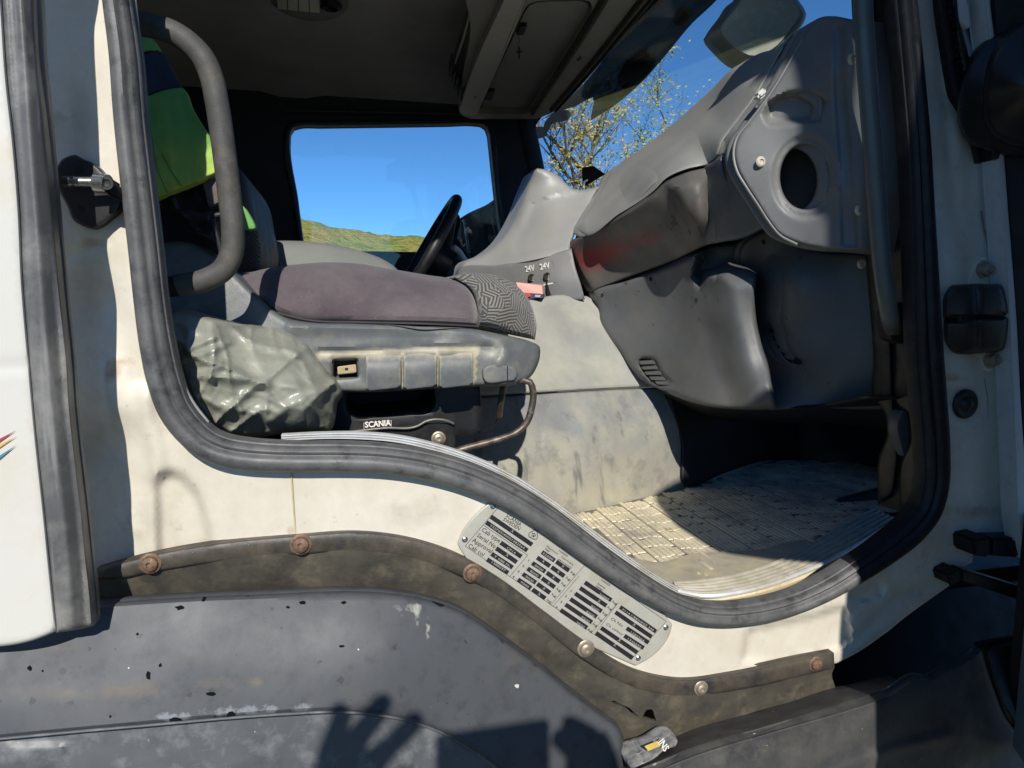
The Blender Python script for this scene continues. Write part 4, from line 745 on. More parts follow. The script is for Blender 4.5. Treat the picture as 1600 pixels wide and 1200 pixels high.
kn = relief('knee_panel', KP, kc, DASHD, dsh, .03, 5, (7, .022), [dent([(1116, 424), (1160, 420), (1290, 424), (1290, 650), (1168, 622), (1144, 570), (1126, 500)], -.052, 64), dent([(1104, 380), (1150, 364), (1210, 345), (1210, 400), (1190, 431), (1168, 419), (1138, 415), (1114, 428), (1098, 446), (1088, 430), (1094, 400)], .085, 20)], holes=[v1], sharp=55)
sp2 = relief('side_panel', SPL, sc_, DASHD, dsh, .03, 6, (4, .010), holes=[v2], sharp=55)
kfs = (field(kc), field(sc_))
def kd(x, y): return float(kfs[0 if x < 1186 else 1](np.array([[x, y]], float))[0])
def onk(x, y, e=0): return U(x, y, kd(x, y) + e)
for v, ofs in ((v1, [(1001, 567, 1024, 566), (1005, 575, 1028, 574), (1010, 583, 1034, 583), (1018, 591, 1040, 592), (1027, 598, 1046, 599)]), (v2, [(1206, 512, 1219, 512), (1209, 523, 1223, 524), (1214, 536, 1229, 536), (1221, 548, 1237, 549), (1231, 559, 1247, 560)])):
    vt = relief('vent', [(x, y) for x, y in v], [(x, y, kd(x, y) + .02) for x, y in v[:4]], DARK, kn if v is v1 else sp2, .01, 5)
    for (x0, y0, x1, y1) in ofs:
        a, b, c, d_ = onk(x0, y0, .004), onk(x1, y1, .004), onk(x1, y1 + 2.5, .003), onk(x0, y0 + 2.5, .003); bk = np.array([0, .012, .004])
        hexa('vent_slat', [a, b, c, d_, a + bk, b + bk, c + bk, d_ + bk], DASHD, kn if v is v1 else sp2, 0)
scrs = lathe('dash_screw', [(.005, 0), (.005, .001), (.003, .002), (.001, .0012)], BLACKP, 10)
for x, y in ((942, 459), (1017, 436), (1101, 402), (1193, 378)): place('dash_screw', scrs, onk(x, y, -.001), kn)
relief('under_lip', [(1040, 612), (1100, 632), (1200, 639), (1280, 635), (1420, 637), (1426, 668), (1300, 660), (1180, 660), (1100, 650)], [(1042, 612, .56), (1200, 640, .32), (1420, 638, .17), (1200, 660, .62), (1420, 668, .5), (1100, 650, .66)], BLACKD, dsh, .02, 9)
# centre console with the sockets
relief('centre_console', [(839, 262), (850, 264), (868, 272), (899, 296), (938, 291), (938, 291), (916, 330), (902, 357), (893, 381), (891, 395), (891, 395), (840, 408), (780, 419), (718, 430), (718, 430), (722, 412), (752, 398), (778, 378), (798, 350), (814, 315), (828, 280)],
    [(839, 262, 1.03), (899, 296, 1.0), (938, 291, .96), (902, 357, .84), (891, 395, .80), (840, 408, .83), (718, 430, 1.02), (752, 398, 1.05), (798, 350, 1.07), (828, 280, 1.06), (860, 340, .93), (800, 400, .93)], DASHL, dsh, .12, 6, (6, .03), [ridge([(812, 352), (828, 316), (842, 309), (870, 302), (899, 297)], .006, 4), dent([(832, 318), (845, 312), (895, 300), (925, 310), (890, 380), (810, 398), (800, 385)], .008, 10)])
sk = relief('socket_panel', [(716, 424), (780, 414), (840, 403), (893, 388), (893, 388), (900, 420), (908, 445), (914, 468), (914, 468), (870, 470), (830, 475), (760, 460), (716, 445)], [(716, 431, 1.04), (840, 411, .845), (891, 398, .795), (914, 468, .775), (830, 475, .86), (870, 440, .80)], DASH, dsh, .05, 6, (2, .006))
skf = field([(716, 431, 1.04), (840, 411, .845), (891, 398, .795), (914, 468, .775), (830, 475, .86), (870, 440, .80)])
def onsk(x, y, e=0): return U(x, y, float(skf(np.array([[x, y]], float))[0]) + e)
sock = lathe('power_socket', [(.0095, 0), (.0095, .002), (.0080, .003), (.0066, .0025), (.0062, -.02), (.001, -.02)], M('socket_brass_black', (.05, .045, .035), .35, metal=.5), 20)
for x, y in ((830.5, 434), (854.5, 432)): place('power_socket', sock, onsk(x, y, -.002), sk, 1.1)
for s, a, b in (('24V', (821.5, 425), (836, 422.5)), ('24V', (844.5, 421.5), (860, 418.5))): text(s, onsk(*a, -.002), onsk(*b, -.002), WTEXT, sk, h=.0155, bold=.02, lift=.0006)
pl4 = [onsk(x, y, -.0012) for x, y in ((816, 413), (865, 407.5), (869, 441), (848, 444), (816, 447))]
mk('socket_label', pl4 + [p + np.array([0, .0008, 0]) for p in pl4], [(0, 1, 2, 3, 4)], DASH, sk, False)
mk('label_line', [onsk(*p, -.002) for p in ((849, 444), (864, 441.5), (864, 443.5), (849, 446))], [(0, 3, 2, 1)], WTEXT, sk, False)
relief('console_gap_shade', [(880, 385), (900, 385), (930, 455), (955, 500), (960, 540), (935, 510), (905, 470), (862, 470)], [(880, 385, .86), (930, 455, .90), (905, 470, .86), (955, 500, .86)], DARK, dsh, .02, 9)  # near-black backing stands in for the shade beside the glovebox
relief('dash_carcass', [(900, 400), (905, 362), (960, 325), (1010, 292), (1060, 256), (1120, 235), (1180, 220), (1300, 100), (1420, 100), (1425, 620), (1200, 610), (1100, 600), (1010, 560), (960, 500)], [(930, 420, .88), (910, 365, .88), (1000, 310, .78), (1060, 262, .62), (1120, 250, .50), (1180, 250, .47), (1300, 100, .36), (1420, 300, .22), (1200, 600, .5), (1010, 560, .76)], DARK, dsh, .02, 14)
# little holder behind the dash top (card in the windscreen)
hexa('phone_holder', [U(909, 262, 1.12), U(927, 259, 1.12), U(946, 272, 1.05), U(910, 294, 1.12), U(909, 262, 1.16), U(927, 259, 1.16), U(946, 272, 1.10), U(910, 294, 1.16)], BLACKP, dsh, .001)
ptube('holder_clip', [(912, 293, 1.1), (913, 284, 1.1), (918, 281, 1.1)], 1.6, WTEXT, dsh, seg=8)

# red and navy carton by the sockets
ct = thing('carton', 'small red and navy carton lying on the engine tunnel under the sockets', 'carton', tuple(U(832, 464, .72)))
hexa('carton_side', [U(806, 441, .74), U(847, 447, .72), U(848, 460, .72), U(812, 457, .74), U(806, 441, .80), U(851, 445, .76), U(851, 459, .76), U(812, 457, .80)], PINKC, ct, .0008)
hexa('carton_base', [U(806, 457.3, .741), U(848, 460.3, .7195), U(847, 466, .72), U(812, 466, .74), U(806, 457.3, .80), U(851, 459.3, .758), U(851, 465, .758), U(812, 466, .80)], NAVYC, ct, .0006)
mk('carton_stripe', [U(818, 457.2, .7295), U(828, 458, .7245), U(830, 463, .7235), U(822, 465, .7285)], [(0, 3, 2, 1)], REDC, ct, False)
mk('carton_panel', [U(836, 460.6, .7225), U(845, 461.2, .718), U(844, 464.6, .718), U(836, 464.4, .7225)], [(0, 3, 2, 1)], INKW, ct, False)

# ------------------------------------------------------------------ passenger seat
seat = thing('passenger_seat', 'passenger seat with purple grey cushion, patterned front edge and grey side trim', 'seat', tuple(U(620, 690, .3)))
relief('cushion', [(372, 430), (400, 423), (427, 417.5), (460, 413.5), (505, 410), (550, 411), (610, 420), (670, 430), (706, 436), (728, 446), (740, 460), (746, 480), (748, 513), (748, 513), (700, 510), (550, 507), (460, 503), (432, 492), (402, 470), (380, 446)],
    [(400, 424, .30), (505, 411, .32), (610, 421, .32), (700, 436, .31), (740, 462, .27), (748, 510, .225), (550, 506, .222), (460, 502, .222), (402, 470, .24), (500, 450, .235), (620, 465, .225), (700, 475, .225), (430, 455, .25)], PURP, seat, .35, 7, (14, .05), [ridge([(430, 480), (550, 482), (740, 492)], .004, 9), wob(.004, 60, 2), ridge([(508, 412), (509, 470), (505, 505)], -.002, 4)])
cuf = field([(400, 424, .30), (505, 411, .32), (610, 421, .32), (700, 436, .31), (740, 462, .27), (748, 510, .225), (550, 506, .222), (460, 502, .222), (402, 470, .24), (500, 450, .235), (620, 465, .225), (700, 475, .225), (430, 455, .25)])
PIPE = M('dark_piping', (.05, .042, .048), .8)
for q_ in ([(434, 489), (480, 500), (560, 503.5), (660, 506), (746, 510)],):
    ptube('piping' if q_[0][0] < 500 else 'cushion_seam', [(x, y, float(cuf(np.array([[x, y]], float))[0]) + (-.003 if q_[0][0] < 500 else .0005)) for x, y in q_], 1.6 if q_[0][0] < 500 else 1.2, PIPE, seat, seg=7)
relief('front_roll', [(703, 434), (720, 428), (748, 426.5), (775, 430), (800, 441), (820, 459), (832, 480), (838, 506), (836, 531), (836, 531), (800, 523), (760, 513), (748, 511), (748, 511), (746, 480), (740, 460), (728, 446)],
    [(703, 434, .32), (748, 427, .34), (800, 441, .34), (838, 506, .30), (836, 531, .27), (760, 512, .224), (748, 480, .226), (790, 480, .225), (780, 450, .26)], PATT, seat, .35, 7, (12, .05))
ST1 = [(255, 380), (285, 377), (312, 385), (340, 402), (372, 432), (402, 462), (430, 487), (450, 498), (480, 503), (550, 506), (640, 508), (700, 510), (745, 515), (790, 524), (830, 534), (843, 541), (844, 555), (839, 573), (828, 590), (806, 600), (745, 604), (745, 604), (660, 609), (572, 613), (500, 612), (500, 612), (470, 560), (420, 530), (255, 510), (255, 510)]
tfc = [(255, 380, .25), (255, 510, .22), (340, 420, .225), (430, 500, .205), (550, 515, .205), (700, 520, .205), (790, 530, .205), (840, 555, .225), (800, 570, .19), (745, 600, .20), (600, 610, .20), (500, 600, .20), (600, 542, .194), (700, 540, .192), (650, 580, .202), (715, 575, .201), (600, 592, .203), (460, 540, .20), (620, 580, .20)]
slot = [(522, 564), (522, 564), (557, 562.5), (557, 562.5), (557.5, 588), (557.5, 588), (522, 590), (522, 590)]
tr = relief('side_trim', ST1, tfc, TRIM, seat, .06, 6, (7, .016), [ridge([(500, 549), (640, 544), (770, 541)], -.005, 3), ridge([(455, 512), (600, 512), (740, 520), (786, 536), (790, 552), (778, 566)], .007, 9)], holes=[slot],
    wear=[lambda P: .8 * np.exp(-((dist(P, [(500, 556), (570, 553), (640, 549), (745, 546)], False)) / 6) ** 2) + .4 * blob((770, 553, 26, 8, 1), (470, 500, 40, 5, .7), (700, 512, 60, 3, .5))(P) + .6 * (dist(P, [(628.5, 555), (628.5, 606)], False) < 2.5) + .6 * (dist(P, [(684.5, 553), (684.5, 604)], False) < 2.5) + .6 * (dist(P, [(741, 550), (741, 602)], False) < 3)])
for (a, b, yy) in ((572, 626.5, 0), (630.5, 682.5, -2), (686.5, 739, -4)):
    relief('trim_block', [(a, 556 + yy), (a + 5, 554 + yy), (b - 5, 552 + yy), (b, 553 + yy), (b, 602 + yy), (b - 6, 606.5 + yy), (a + 6, 611 + yy), (a, 607 + yy)], [(a, 553 + yy, .2005), (b, 551 + yy, .2005), (a, 567 + yy, .189), (b, 565 + yy, .189), ((a + b) / 2, 566 + yy, .189), (a, 609 + yy, .190), (b, 605 + yy, .190)], TRIM, tr, .04, 3, (2.2, .0025), sm=False,
        wear=[lambda P, a=a, b=b, yy=yy: .75 * np.clip(1 - (P[:, 1] - 553 - yy) / 15, 0, 1) + .5 * np.exp(-(np.minimum(P[:, 0] - a, b - P[:, 0]) / 2.5) ** 2)])
relief('trim_button', [(755, 576), (760, 572), (790, 571), (803, 573), (809, 583), (804, 594), (792, 596), (757, 595)], .186, TRIM, tr, .02, 5, (2.5, .004))
ptube('button_groove', [(793, 572, .1855), (793, 596, .1855)], .8, BLACKD, tr, seg=6)
sl = relief('slot_pocket', slot, .235, DARK, tr, .01, 6)
hexa('metal_tab', [U(527, 573, .198), U(556, 569, .198), U(557, 582, .198), U(528, 585, .198), U(527, 573, .23), U(556, 569, .23), U(557, 582, .23), U(528, 585, .23)], M('brass_tab', (.55, .42, .24), .4, metal=.4, var=.15, vs=60), tr, .001)
pquad('tab_hole', [(539, 575), (544, 574.5), (544, 578.5), (539, 579)], .1975, .004, DARK, tr, 0)
pquad('slot_bracket', [(534, 590), (557, 588), (560, 612), (538, 612)], .215, .01, BLACKP, tr, .001)
bs = relief('seat_base', [(520, 608), (520, 608), (750, 600), (750, 600), (751, 660), (748, 673), (712, 682), (712, 682), (711, 712), (711, 712), (520, 690), (520, 690)], .27, BLACKP, seat, .35, 8, (2, .004), holes=[[(545, 612), (676, 606), (678, 636), (672, 643), (640, 648), (585, 652), (556, 653), (545, 645)]], sm=True)
relief('base_void', [(540, 608), (690, 602), (690, 660), (540, 660)], .45, DARK, bs, .02, 12)
rl = hexa('seat_rail', [U(545, 676, .235), U(658, 661, .235), U(710, 661, .235), U(711, 712, .235), U(545, 676, .26), U(658, 661, .26), U(710, 661, .26), U(711, 712, .26)], BLACKP, seat, .002)
ptube('rail_flange', [(545, 675, .228), (600, 669, .228), (654, 665, .228), (664, 659, .228), (700, 658, .228), (709, 662, .228)], 2.2, M('dusty_steel', (.12, .115, .10), .5, metal=.3, var=.2, vs=60), rl, seg=8)
place('rail_bolt', boltz, U(685, 685, .233), rl, .9)
text('SCANIA', U(570.5, 668, .2685), U(611, 664.5, .2685), WTEXT, bs, h=.0098, bold=.03, lift=.0008)
V, Fc = [], []
for a, b in (((568.5, 661), (611.5, 657)), ((611.5, 657), (611, 667)), ((569, 670.5), (611, 667)), ((568.5, 661), (569, 670.5))): strip_quad(U(*a, .2685), U(*b, .2685), .0006, V, Fc)
mk('sticker_border', V, Fc, WTEXT, bs, False)
lev = M('rusty_lever', (.085, .07, .06), .45, metal=.4, var=.3, vs=40, dirt=[((.26, .16, .11), .2, 30, .12), ((.32, .29, .25), .18, 50, .12)])
ptube('adjuster_lever', [(700, 708, .20), (740, 697, .20), (780, 686, .20), (808, 675, .20), (823, 660, .20), (831, 636, .20), (833, 612, .20), (828, 597, .20), (808, 595, .21), (790, 598, .23), (784, 620, .25), (780, 650, .28)], 5.5, lev, seat, seg=12)
ptube('lever_cable', [(786, 618, .29), (782, 645, .30), (768, 668, .31), (748, 676, .32)], 1.2, BLACKP, seat, seg=6)
relief('backrest', [(250, 250), (300, 235), (350, 240), (385, 280), (400, 340), (408, 380), (408, 420), (395, 440), (330, 440), (250, 420)], [(250, 330, .36), (330, 300, .34), (400, 340, .42), (405, 420, .42), (330, 420, .34), (300, 240, .40)], DARK, seat, .35, 9, (14, .05))
# quilted net on the side of the backrest
V, Fc = [], []
bf = field([(250, 330, .36), (330, 300, .34), (400, 340, .42), (405, 420, .42), (330, 420, .34), (300, 240, .40)])
net = [(372, 358), (402, 358), (408, 385), (407, 418), (372, 425)]
for k in range(-4, 16):
    for sg in (1, -1):
        P = np.array([(372 + t, 350 + k * 7 + sg * t * 1.15 + (0 if sg > 0 else 40)) for t in np.linspace(0, 38, 12)]); I = inside(P, net)
        for i in range(11):
            if I[i] and I[i + 1]:
                a, b = [U(*P[q], float(bf(P[q:q + 1])[0]) - .003) for q in (i, i + 1)]; strip_quad(a, b, .0022, V, Fc)
tag(mk('side_netting', V, Fc, M('net_grey', (.06, .06, .062), .7), seat, False), kind='stuff')

# ------------------------------------------------------------------ jacket, bag
jk = thing('hi_vis_jacket', 'green high visibility jacket, tinted lime as if sunlit below, with navy band hanging behind the grab handle', 'jacket', tuple(U(270, 310, .3)))
jc = [(200, 60, .25), (250, 80, .27), (200, 150, .21), (285, 140, .24), (200, 250, .175), (260, 230, .185), (330, 215, .195), (335, 270, .185), (260, 300, .175), (200, 310, .175)]
fold = [wob(.012, 50, 4), ridge([(240, 100), (262, 200), (270, 300)], .010, 14), ridge([(292, 150), (306, 210), (312, 280)], .007, 9), ridge([(255, 245), (270, 270), (282, 292)], -.005, 4), ridge([(228, 160), (240, 230), (243, 300)], -.006, 8)]
relief('shoulder_cloth', [(195, 48), (217, 55), (238, 60), (252, 82), (252, 82), (235, 81), (195, 86)], jc, HIVIS, jk, .02, 6, (4, .012), fold)
relief('reflective_band', [(195, 85), (222, 83), (253, 81.5), (268, 108), (286, 138), (286, 138), (255, 141), (228, 151), (195, 158)], jc, NAVY, jk, .02, 6, (4, .010), fold)
relief('body_cloth', [(195, 157), (228, 150), (255, 140.5), (286, 137.5), (298, 165), (316, 195), (332, 218), (340, 245), (342, 266), (320, 279), (300, 288), (262, 303), (243, 311), (195, 318)], jc, HIVIS, jk, .02, 6, (4, .012), fold)
for q_ in ([(228, 158), (238, 220), (245, 262), (262, 302)], [(252, 240), (268, 268), (284, 291)]):
    jf_ = field(jc); ptube('cloth_seam', [(x, y, float(jf_(np.array([[x, y]], float))[0]) - .012) for x, y in q_], .9, M('seam_green', (.10, .22, .05), .8), jk, seg=6)
relief('lining', [(225, 300), (262, 300), (300, 286), (340, 270), (345, 330), (345, 395), (325, 375), (300, 362), (292, 350), (262, 330), (225, 330)], [(225, 310, .20), (340, 275, .23), (300, 340, .22), (345, 390, .24)], LINING, jk, .02, 6, (5, .012), [wob(.02, 30, 8), ridge([(265, 305), (300, 350), (335, 385)], .012, 7)])
relief('cloth_tag', [(317, 286), (336, 279), (345, 282), (346, 312), (326, 322), (322, 305)], .20, MESHF, jk, .008, 6, (2, .003))
ptube('drawcord', [(345, 335, .20), (334, 337, .20), (334, 352, .20), (340, 372, .20), (346, 395, .20)], 4.5, LINING, jk, seg=10)
relief('hem_cloth', [(372, 318), (380, 322), (392, 338), (400, 357), (375, 356), (366, 335)], .33, M('hem_green', (.16, .38, .12), .75, .2), jk, .015, 6, (3, .006))

bag = thing('plastic_bag', 'crumpled olive grey plastic bag stuffed beside the seat', 'bag', tuple(U(410, 682, .16)))
BO = [(262, 486), (290, 485), (315, 491), (345, 500), (380, 504), (405, 507), (430, 509), (452, 518), (475, 531), (492, 552), (505, 570), (520, 588), (534, 604), (537, 615), (528, 630), (525, 650), (517, 672), (500, 676), (470, 674), (440, 678), (395, 684), (372, 684), (345, 672), (320, 655), (302, 630), (288, 595), (276, 560), (266, 520)]
def crum(P):
    out = np.zeros(len(P))
    for i, p in enumerate(P):
        x, y = p; wx = 16 * noise.noise(Vector((x / 70., y / 70., 2.))); wy = 16 * noise.noise(Vector((x / 70., y / 70., 9.))); x += wx; y += wy; h = 0
        for k, (ang_, ln, wd_, am, sharp_) in enumerate(((.55, 210., 60., .011, 3), (-.75, 180., 50., .009, 4), (1.4, 150., 40., .005, 5), (.1, 110., 26., .0022, 5), (-.4, 80., 18., .0008, 4))):
            c_, s_ = math.cos(ang_), math.sin(ang_); n_ = noise.noise(Vector(((x * c_ + y * s_) / ln, (-x * s_ + y * c_) / wd_, 3.7 * k)))
            h += am * max(0, 1 - (math.sqrt(n_ * n_ + .0025) - .05) * 2.2) ** sharp_
        out[i] = -h
    return out
relief('bag_film', BO, [(262, 490, .12), (380, 506, .17), (475, 532, .20), (534, 606, .19), (520, 670, .17), (440, 678, .15), (345, 672, .10), (290, 600, .09), (380, 570, .09), (450, 600, .085), (400, 640, .085), (330, 600, .065), (480, 640, .11), (330, 520, .085)], BAG, bag, .03, 3, (8, .05), [crum, wob(.012, 90, 4, 2), ridge([(300, 585), (360, 592), (430, 600), (505, 612)], .006, 7), ridge([(295, 545), (340, 525), (358, 535), (330, 548), (300, 558)], .006, 6), ridge([(420, 660), (450, 635), (490, 615), (520, 600)], .008, 8), ridge([(440, 515), (452, 545), (490, 560)], .006, 8)], sharp=50)

# ------------------------------------------------------------------ steering wheel, far mirror, front mirror
sw = thing('steering_wheel', 'black steering wheel seen edge on beyond the passenger seat', 'steering wheel', tuple(U(690, 420, 1.55)))
Cw = U(664, 398, 1.55); A1 = np.array([.50, 0, .866]); A2 = np.array([0, 1., 0]); Rw = .22
ringp = [Cw + Rw * (math.cos(a) * A1 + math.sin(a) * A2) for a in np.linspace(0, 2 * math.pi, 61)]
tube('rim', ringp, .019, BLACKP, sw, 12, cap=False)
nW = np.cross(A1, A2); nW = nW / np.linalg.norm(nW); nW = nW if nW[0] > 0 else -nW
hubc = Cw + nW * .05
for a in (.5, 2.6, 3.7, 5.8): tube('spoke', [Cw + Rw * (math.cos(a) * A1 + math.sin(a) * A2), hubc + .06 * (math.cos(a) * A1 + math.sin(a) * A2)], [.012, .02], BLACKP, sw, 8)
tube('hub', [hubc - nW * .02, hubc + nW * .04], .075, BLACKP, sw, 20)
tube('column', [hubc + nW * .03, hubc + nW * .14 + np.array([0, 0, -.06])], [.06, .085], BLACKP, sw, 16)
relief('instrument_hood', [(645, 432), (668, 396), (700, 352), (714, 332), (721, 346), (716, 372), (722, 384), (734, 398), (738, 412), (722, 434), (680, 440)], [(645, 432, 1.66), (714, 332, 1.8), (735, 405, 1.6), (690, 400, 1.62)], BLACKP, sw, .06, 7, (4, .02))
ptube('indicator_stalk', [(708, 386, 1.45), (716, 392, 1.46), (724, 404, 1.48), (734, 416, 1.5)], 5, M('pale_stalk', (.45, .45, .42), .4), sw, seg=10)
fm = relief('far_mirror', [(708, 356), (716, 344), (730, 334), (742, 328), (758, 321), (776, 309), (790, 300), (795, 404), (748, 412), (725, 402), (710, 380)], 2.65, BLACKP, cab, .10, 6, (4, .02))
relief('mirror_pane', [(711, 358), (718, 348), (741, 334), (745, 408), (727, 400), (713, 380)], 2.644, CHROME, fm, .003, 12)
relief('mirror_pane', [(768, 336), (776, 330), (783, 390), (778, 392)], 2.644, CHROME, fm, .003, 12)
fr = relief('front_mirror', [(1121, 46), (1128, 34), (1146, 10), (1158, -8), (1175, -18), (1235, -14), (1250, 4), (1260, 22), (1256, 36), (1234, 60), (1219, 77), (1200, 86), (1168, 94), (1152, 84), (1136, 68)], [(1121, 46, .72), (1260, 22, .64), (1180, 94, .70), (1200, -14, .66)], M('mirror_shell_grey', (.26, .28, .27), .4), cab, .07, 7, (5, .02))
relief('mirror_pane', [(1127, 47), (1150, 14), (1162, -3), (1230, -6), (1250, 20), (1230, 52), (1214, 71), (1170, 86), (1154, 78), (1138, 64)], [(1121, 46, .714), (1260, 22, .634), (1180, 94, .694)], M('mirror_reflection_tone', (.46, .47, .41), .25, metal=.2, var=.12, vs=14), fr, .003, 9)  # pale base colour painted in for what the glass would reflect
ptube('mirror_or_blocker_arm', [(1160, 4, .74), (1142, -14, .74), (1120, -50, .74)], 6, BLACKP, fr, seg=10)
# pendant cross hanging under the hatch
pn = thing('cross_pendant', 'tiny dark cross hanging on a thread below the roof console catch', 'pendant', tuple(UZ(811, 60, ZC + .01)))
c0 = UZ(811, 64, ZC + .008); cxp = lambda x, y: np.array(UT(x, y, float(np.dot(c0 - CAM, FW))))
tube('thread', [cxp(*p) for p in ((809, 55), (812, 62), (810, 70), (811, 76))], .0008, BLACKD, pn, 5); tube('cross', [cxp(811, 74), cxp(811, 91)], .0024, BLACKD, pn, 6); tube('crossbar', [cxp(806.5, 81.5), cxp(815.5, 80.5)], .0024, BLACKD, pn, 6)

# ------------------------------------------------------------------ lower bodywork fixed to the chassis
fd = thing('front_fender', 'faded black plastic front mudguard with chips and pale stains below the door', 'mudguard', tuple(U(450, 1250, -.05)))
FT = [(-90, 958), (-90, 958), (60, 948), (190, 938), (300, 931), (430, 926), (520, 922), (600, 924), (660, 933), (720, 953), (780, 992), (840, 1036), (900, 1084), (950, 1122), (966, 1134), (974, 1150), (974, 1150), (978, 1260), (978, 1260), (900, 1260), (800, 1220), (740, 1176), (690, 1147), (640, 1129), (570, 1117), (520, 1114), (450, 1117), (350, 1124), (250, 1133), (120, 1145), (-90, 1165), (-90, 1165)]
relief('fender_shell', FT, [(-90, 960, -.04), (190, 940, -.035), (520, 926, -.03), (720, 955, -.03), (900, 1086, -.03), (970, 1140, -.03), (0, 1060, -.075), (300, 1030, -.075), (600, 1010, -.07), (750, 1060, -.06), (880, 1130, -.05), (0, 1140, -.095), (300, 1115, -.095), (560, 1100, -.09), (700, 1140, -.08), (850, 1220, -.07), (960, 1240, -.04), (300, 1085, -.088), (0, 1105, -.088)], FEND, fd, .012, 7, (9, .022), [wob(.0004, 120, 6)],
    wear=[blob((60, 1085, 90, 20, .36), (200, 1080, 70, 16, .42), (340, 1070, 60, 14, .38), (400, 1065, 12, 8, .5)), blob((640, 950, 26, 14, .5), (652, 975, 5, 30, .5), (668, 985, 4, 26, .6)), blob((270, 1122, 40, 10, .6), (360, 1112, 70, 14, .55), (480, 1105, 90, 14, .42), (640, 1100, 90, 20, .3))])
CHIP = M('bare_black_chip', (.005, .005, .006), .85, .1); CHIPW = M('pale_paint_fleck', (.55, .54, .50), .5)
ff = field([(-90, 960, -.04), (190, 940, -.035), (520, 926, -.03), (720, 955, -.03), (900, 1086, -.03), (970, 1140, -.03), (0, 1060, -.075), (300, 1030, -.075), (600, 1010, -.07), (750, 1060, -.06), (880, 1130, -.05), (0, 1140, -.095), (300, 1115, -.095), (560, 1100, -.09), (700, 1140, -.08), (850, 1220, -.07), (960, 1240, -.04), (300, 1085, -.088), (0, 1105, -.088)])
rc = random.Random(5)
for (x, y, rx, ry, dk) in tuple((a_, b_, c_ * .8, d_ * .8, e_) for a_, b_, c_, d_, e_ in ((46, 1044, 4, 5, 1), (66, 1049, 2, 2, 1), (231, 1056, 5, 9, 1), (250, 1040, 3.5, 3.5, 1), (214, 991, 2.5, 2, 1), (281, 950, 9, 4, 1), (318, 937, 4, 4, 1), (329, 1085, 8, 4, 1), (275, 1127, 13, 6, 1), (361, 1118, 9, 6, 1), (450, 949, 4, 2, 1), (472, 942, 8, 4, 1), (537, 942, 6, 2.5, 1), (534, 1010, 5, 2, 1), (172, 1120, 2, 2, 1), (808, 1072, 5, 4, 0), (201, 1044, 2, 1.5, 0), (560, 1015, 1.6, 1.6, 0))):
    P = np.array([(x + rx * math.cos(a) * rc.uniform(.6, 1.25), y + ry * math.sin(a) * rc.uniform(.6, 1.25)) for a in np.linspace(0, 2 * math.pi, 10)[:-1]]); D = ff(P) - .0012
    A = [U(p[0], p[1], d) for p, d in zip(P, D)]; n = len(A)
    mk('paint_chip' if dk else 'paint_fleck', A + [q + np.array([0, .003, 0]) for q in A], [tuple(range(n - 1, -1, -1))] + [(i, (i + 1) % n, n + (i + 1) % n, n + i) for i in range(n)], CHIP if dk else CHIPW, fd, False)
ptube('lip_bead', [(-60, 1160, -.099), (120, 1143, -.099), (250, 1131.5, -.099), (350, 1122.5, -.098), (450, 1115.5, -.097), (520, 1112.5, -.096), (570, 1115, -.095), (640, 1127, -.092), (690, 1145, -.088), (740, 1174, -.084), (800, 1218, -.08)], 2.4, FEND2, fd, seg=8)
relief('arch_panel', [(-90, 1166), (-90, 1166), (120, 1146), (250, 1134), (350, 1125), (450, 1118), (520, 1115), (570, 1118), (640, 1130), (690, 1148), (740, 1177), (800, 1221), (860, 1270), (860, 1270), (-90, 1270), (-90, 1270)], [(-90, 1166, -.075), (250, 1136, -.075), (520, 1118, -.07), (740, 1178, -.06), (300, 1220, -.085), (0, 1240, -.085), (600, 1230, -.07)], FEND2, fd, .012, 8, None, [dent([(-60, 1166), (106, 1164), (80, 1198), (-60, 1230)], -.003, 9), wob(.002, 80, 2)])
stp = thing('entry_step', 'scuffed black plastic step housing below the door, half in shadow', 'step', tuple(U(1250, 1260, -.1)))
relief('step_tread', [(975, 1208), (975, 1208), (1010, 1184), (1060, 1157), (1100, 1143), (1200, 1115), (1306, 1083), (1345, 1075), (1400, 1062), (1400, 1062), (1408, 1078), (1385, 1090), (1365, 1097), (1200, 1146), (1100, 1176), (1040, 1199), (995, 1222), (995, 1222)], [(985, 1200, -.02), (1100, 1143, -.01), (1306, 1083, -.01), (1400, 1062, -.01), (1385, 1090, -.085), (1200, 1146, -.085), (1040, 1199, -.085), (990, 1220, -.085)], STEPM, stp, .015, 7, (3, .003))
relief('step_face', [(990, 1222), (1040, 1197), (1100, 1174), (1200, 1144), (1365, 1095), (1388, 1087), (1410, 1072), (1436, 1058), (1456, 1061), (1470, 1052), (1486, 1045), (1534, 1016), (1534, 1016), (1552, 1074), (1572, 1122), (1602, 1158), (1640, 1180), (1640, 1280), (1640, 1280), (980, 1280), (980, 1280)],
    [(990, 1222, -.087), (1100, 1174, -.087), (1200, 1144, -.087), (1365, 1095, -.087), (1436, 1058, -.07), (1534, 1018, -.05), (1560, 1110, -.06), (1640, 1250, -.09), (980, 1280, -.098), (1250, 1260, -.10), (1450, 1240, -.10), (1420, 1150, -.09), (1200, 1200, -.095)], STEPM, stp, .015, 7, (4, .008), [ridge([(1300, 1210), (1400, 1170), (1480, 1150)], .004, 8)])
relief('step_side', [(1537, 1012), (1537, 1012), (1600, 1000), (1650, 995), (1650, 995), (1650, 1190), (1650, 1190), (1602, 1152), (1573, 1116), (1554, 1070)], [(1537, 1012, -.01), (1650, 1000, -.03), (1650, 1180, -.08), (1573, 1116, -.05)], BLACKP, stp, .02, 8, (5, .01), [dent([(1583, 1045), (1592, 1040), (1640, 1060), (1640, 1130), (1602, 1120)], .012, 8)])
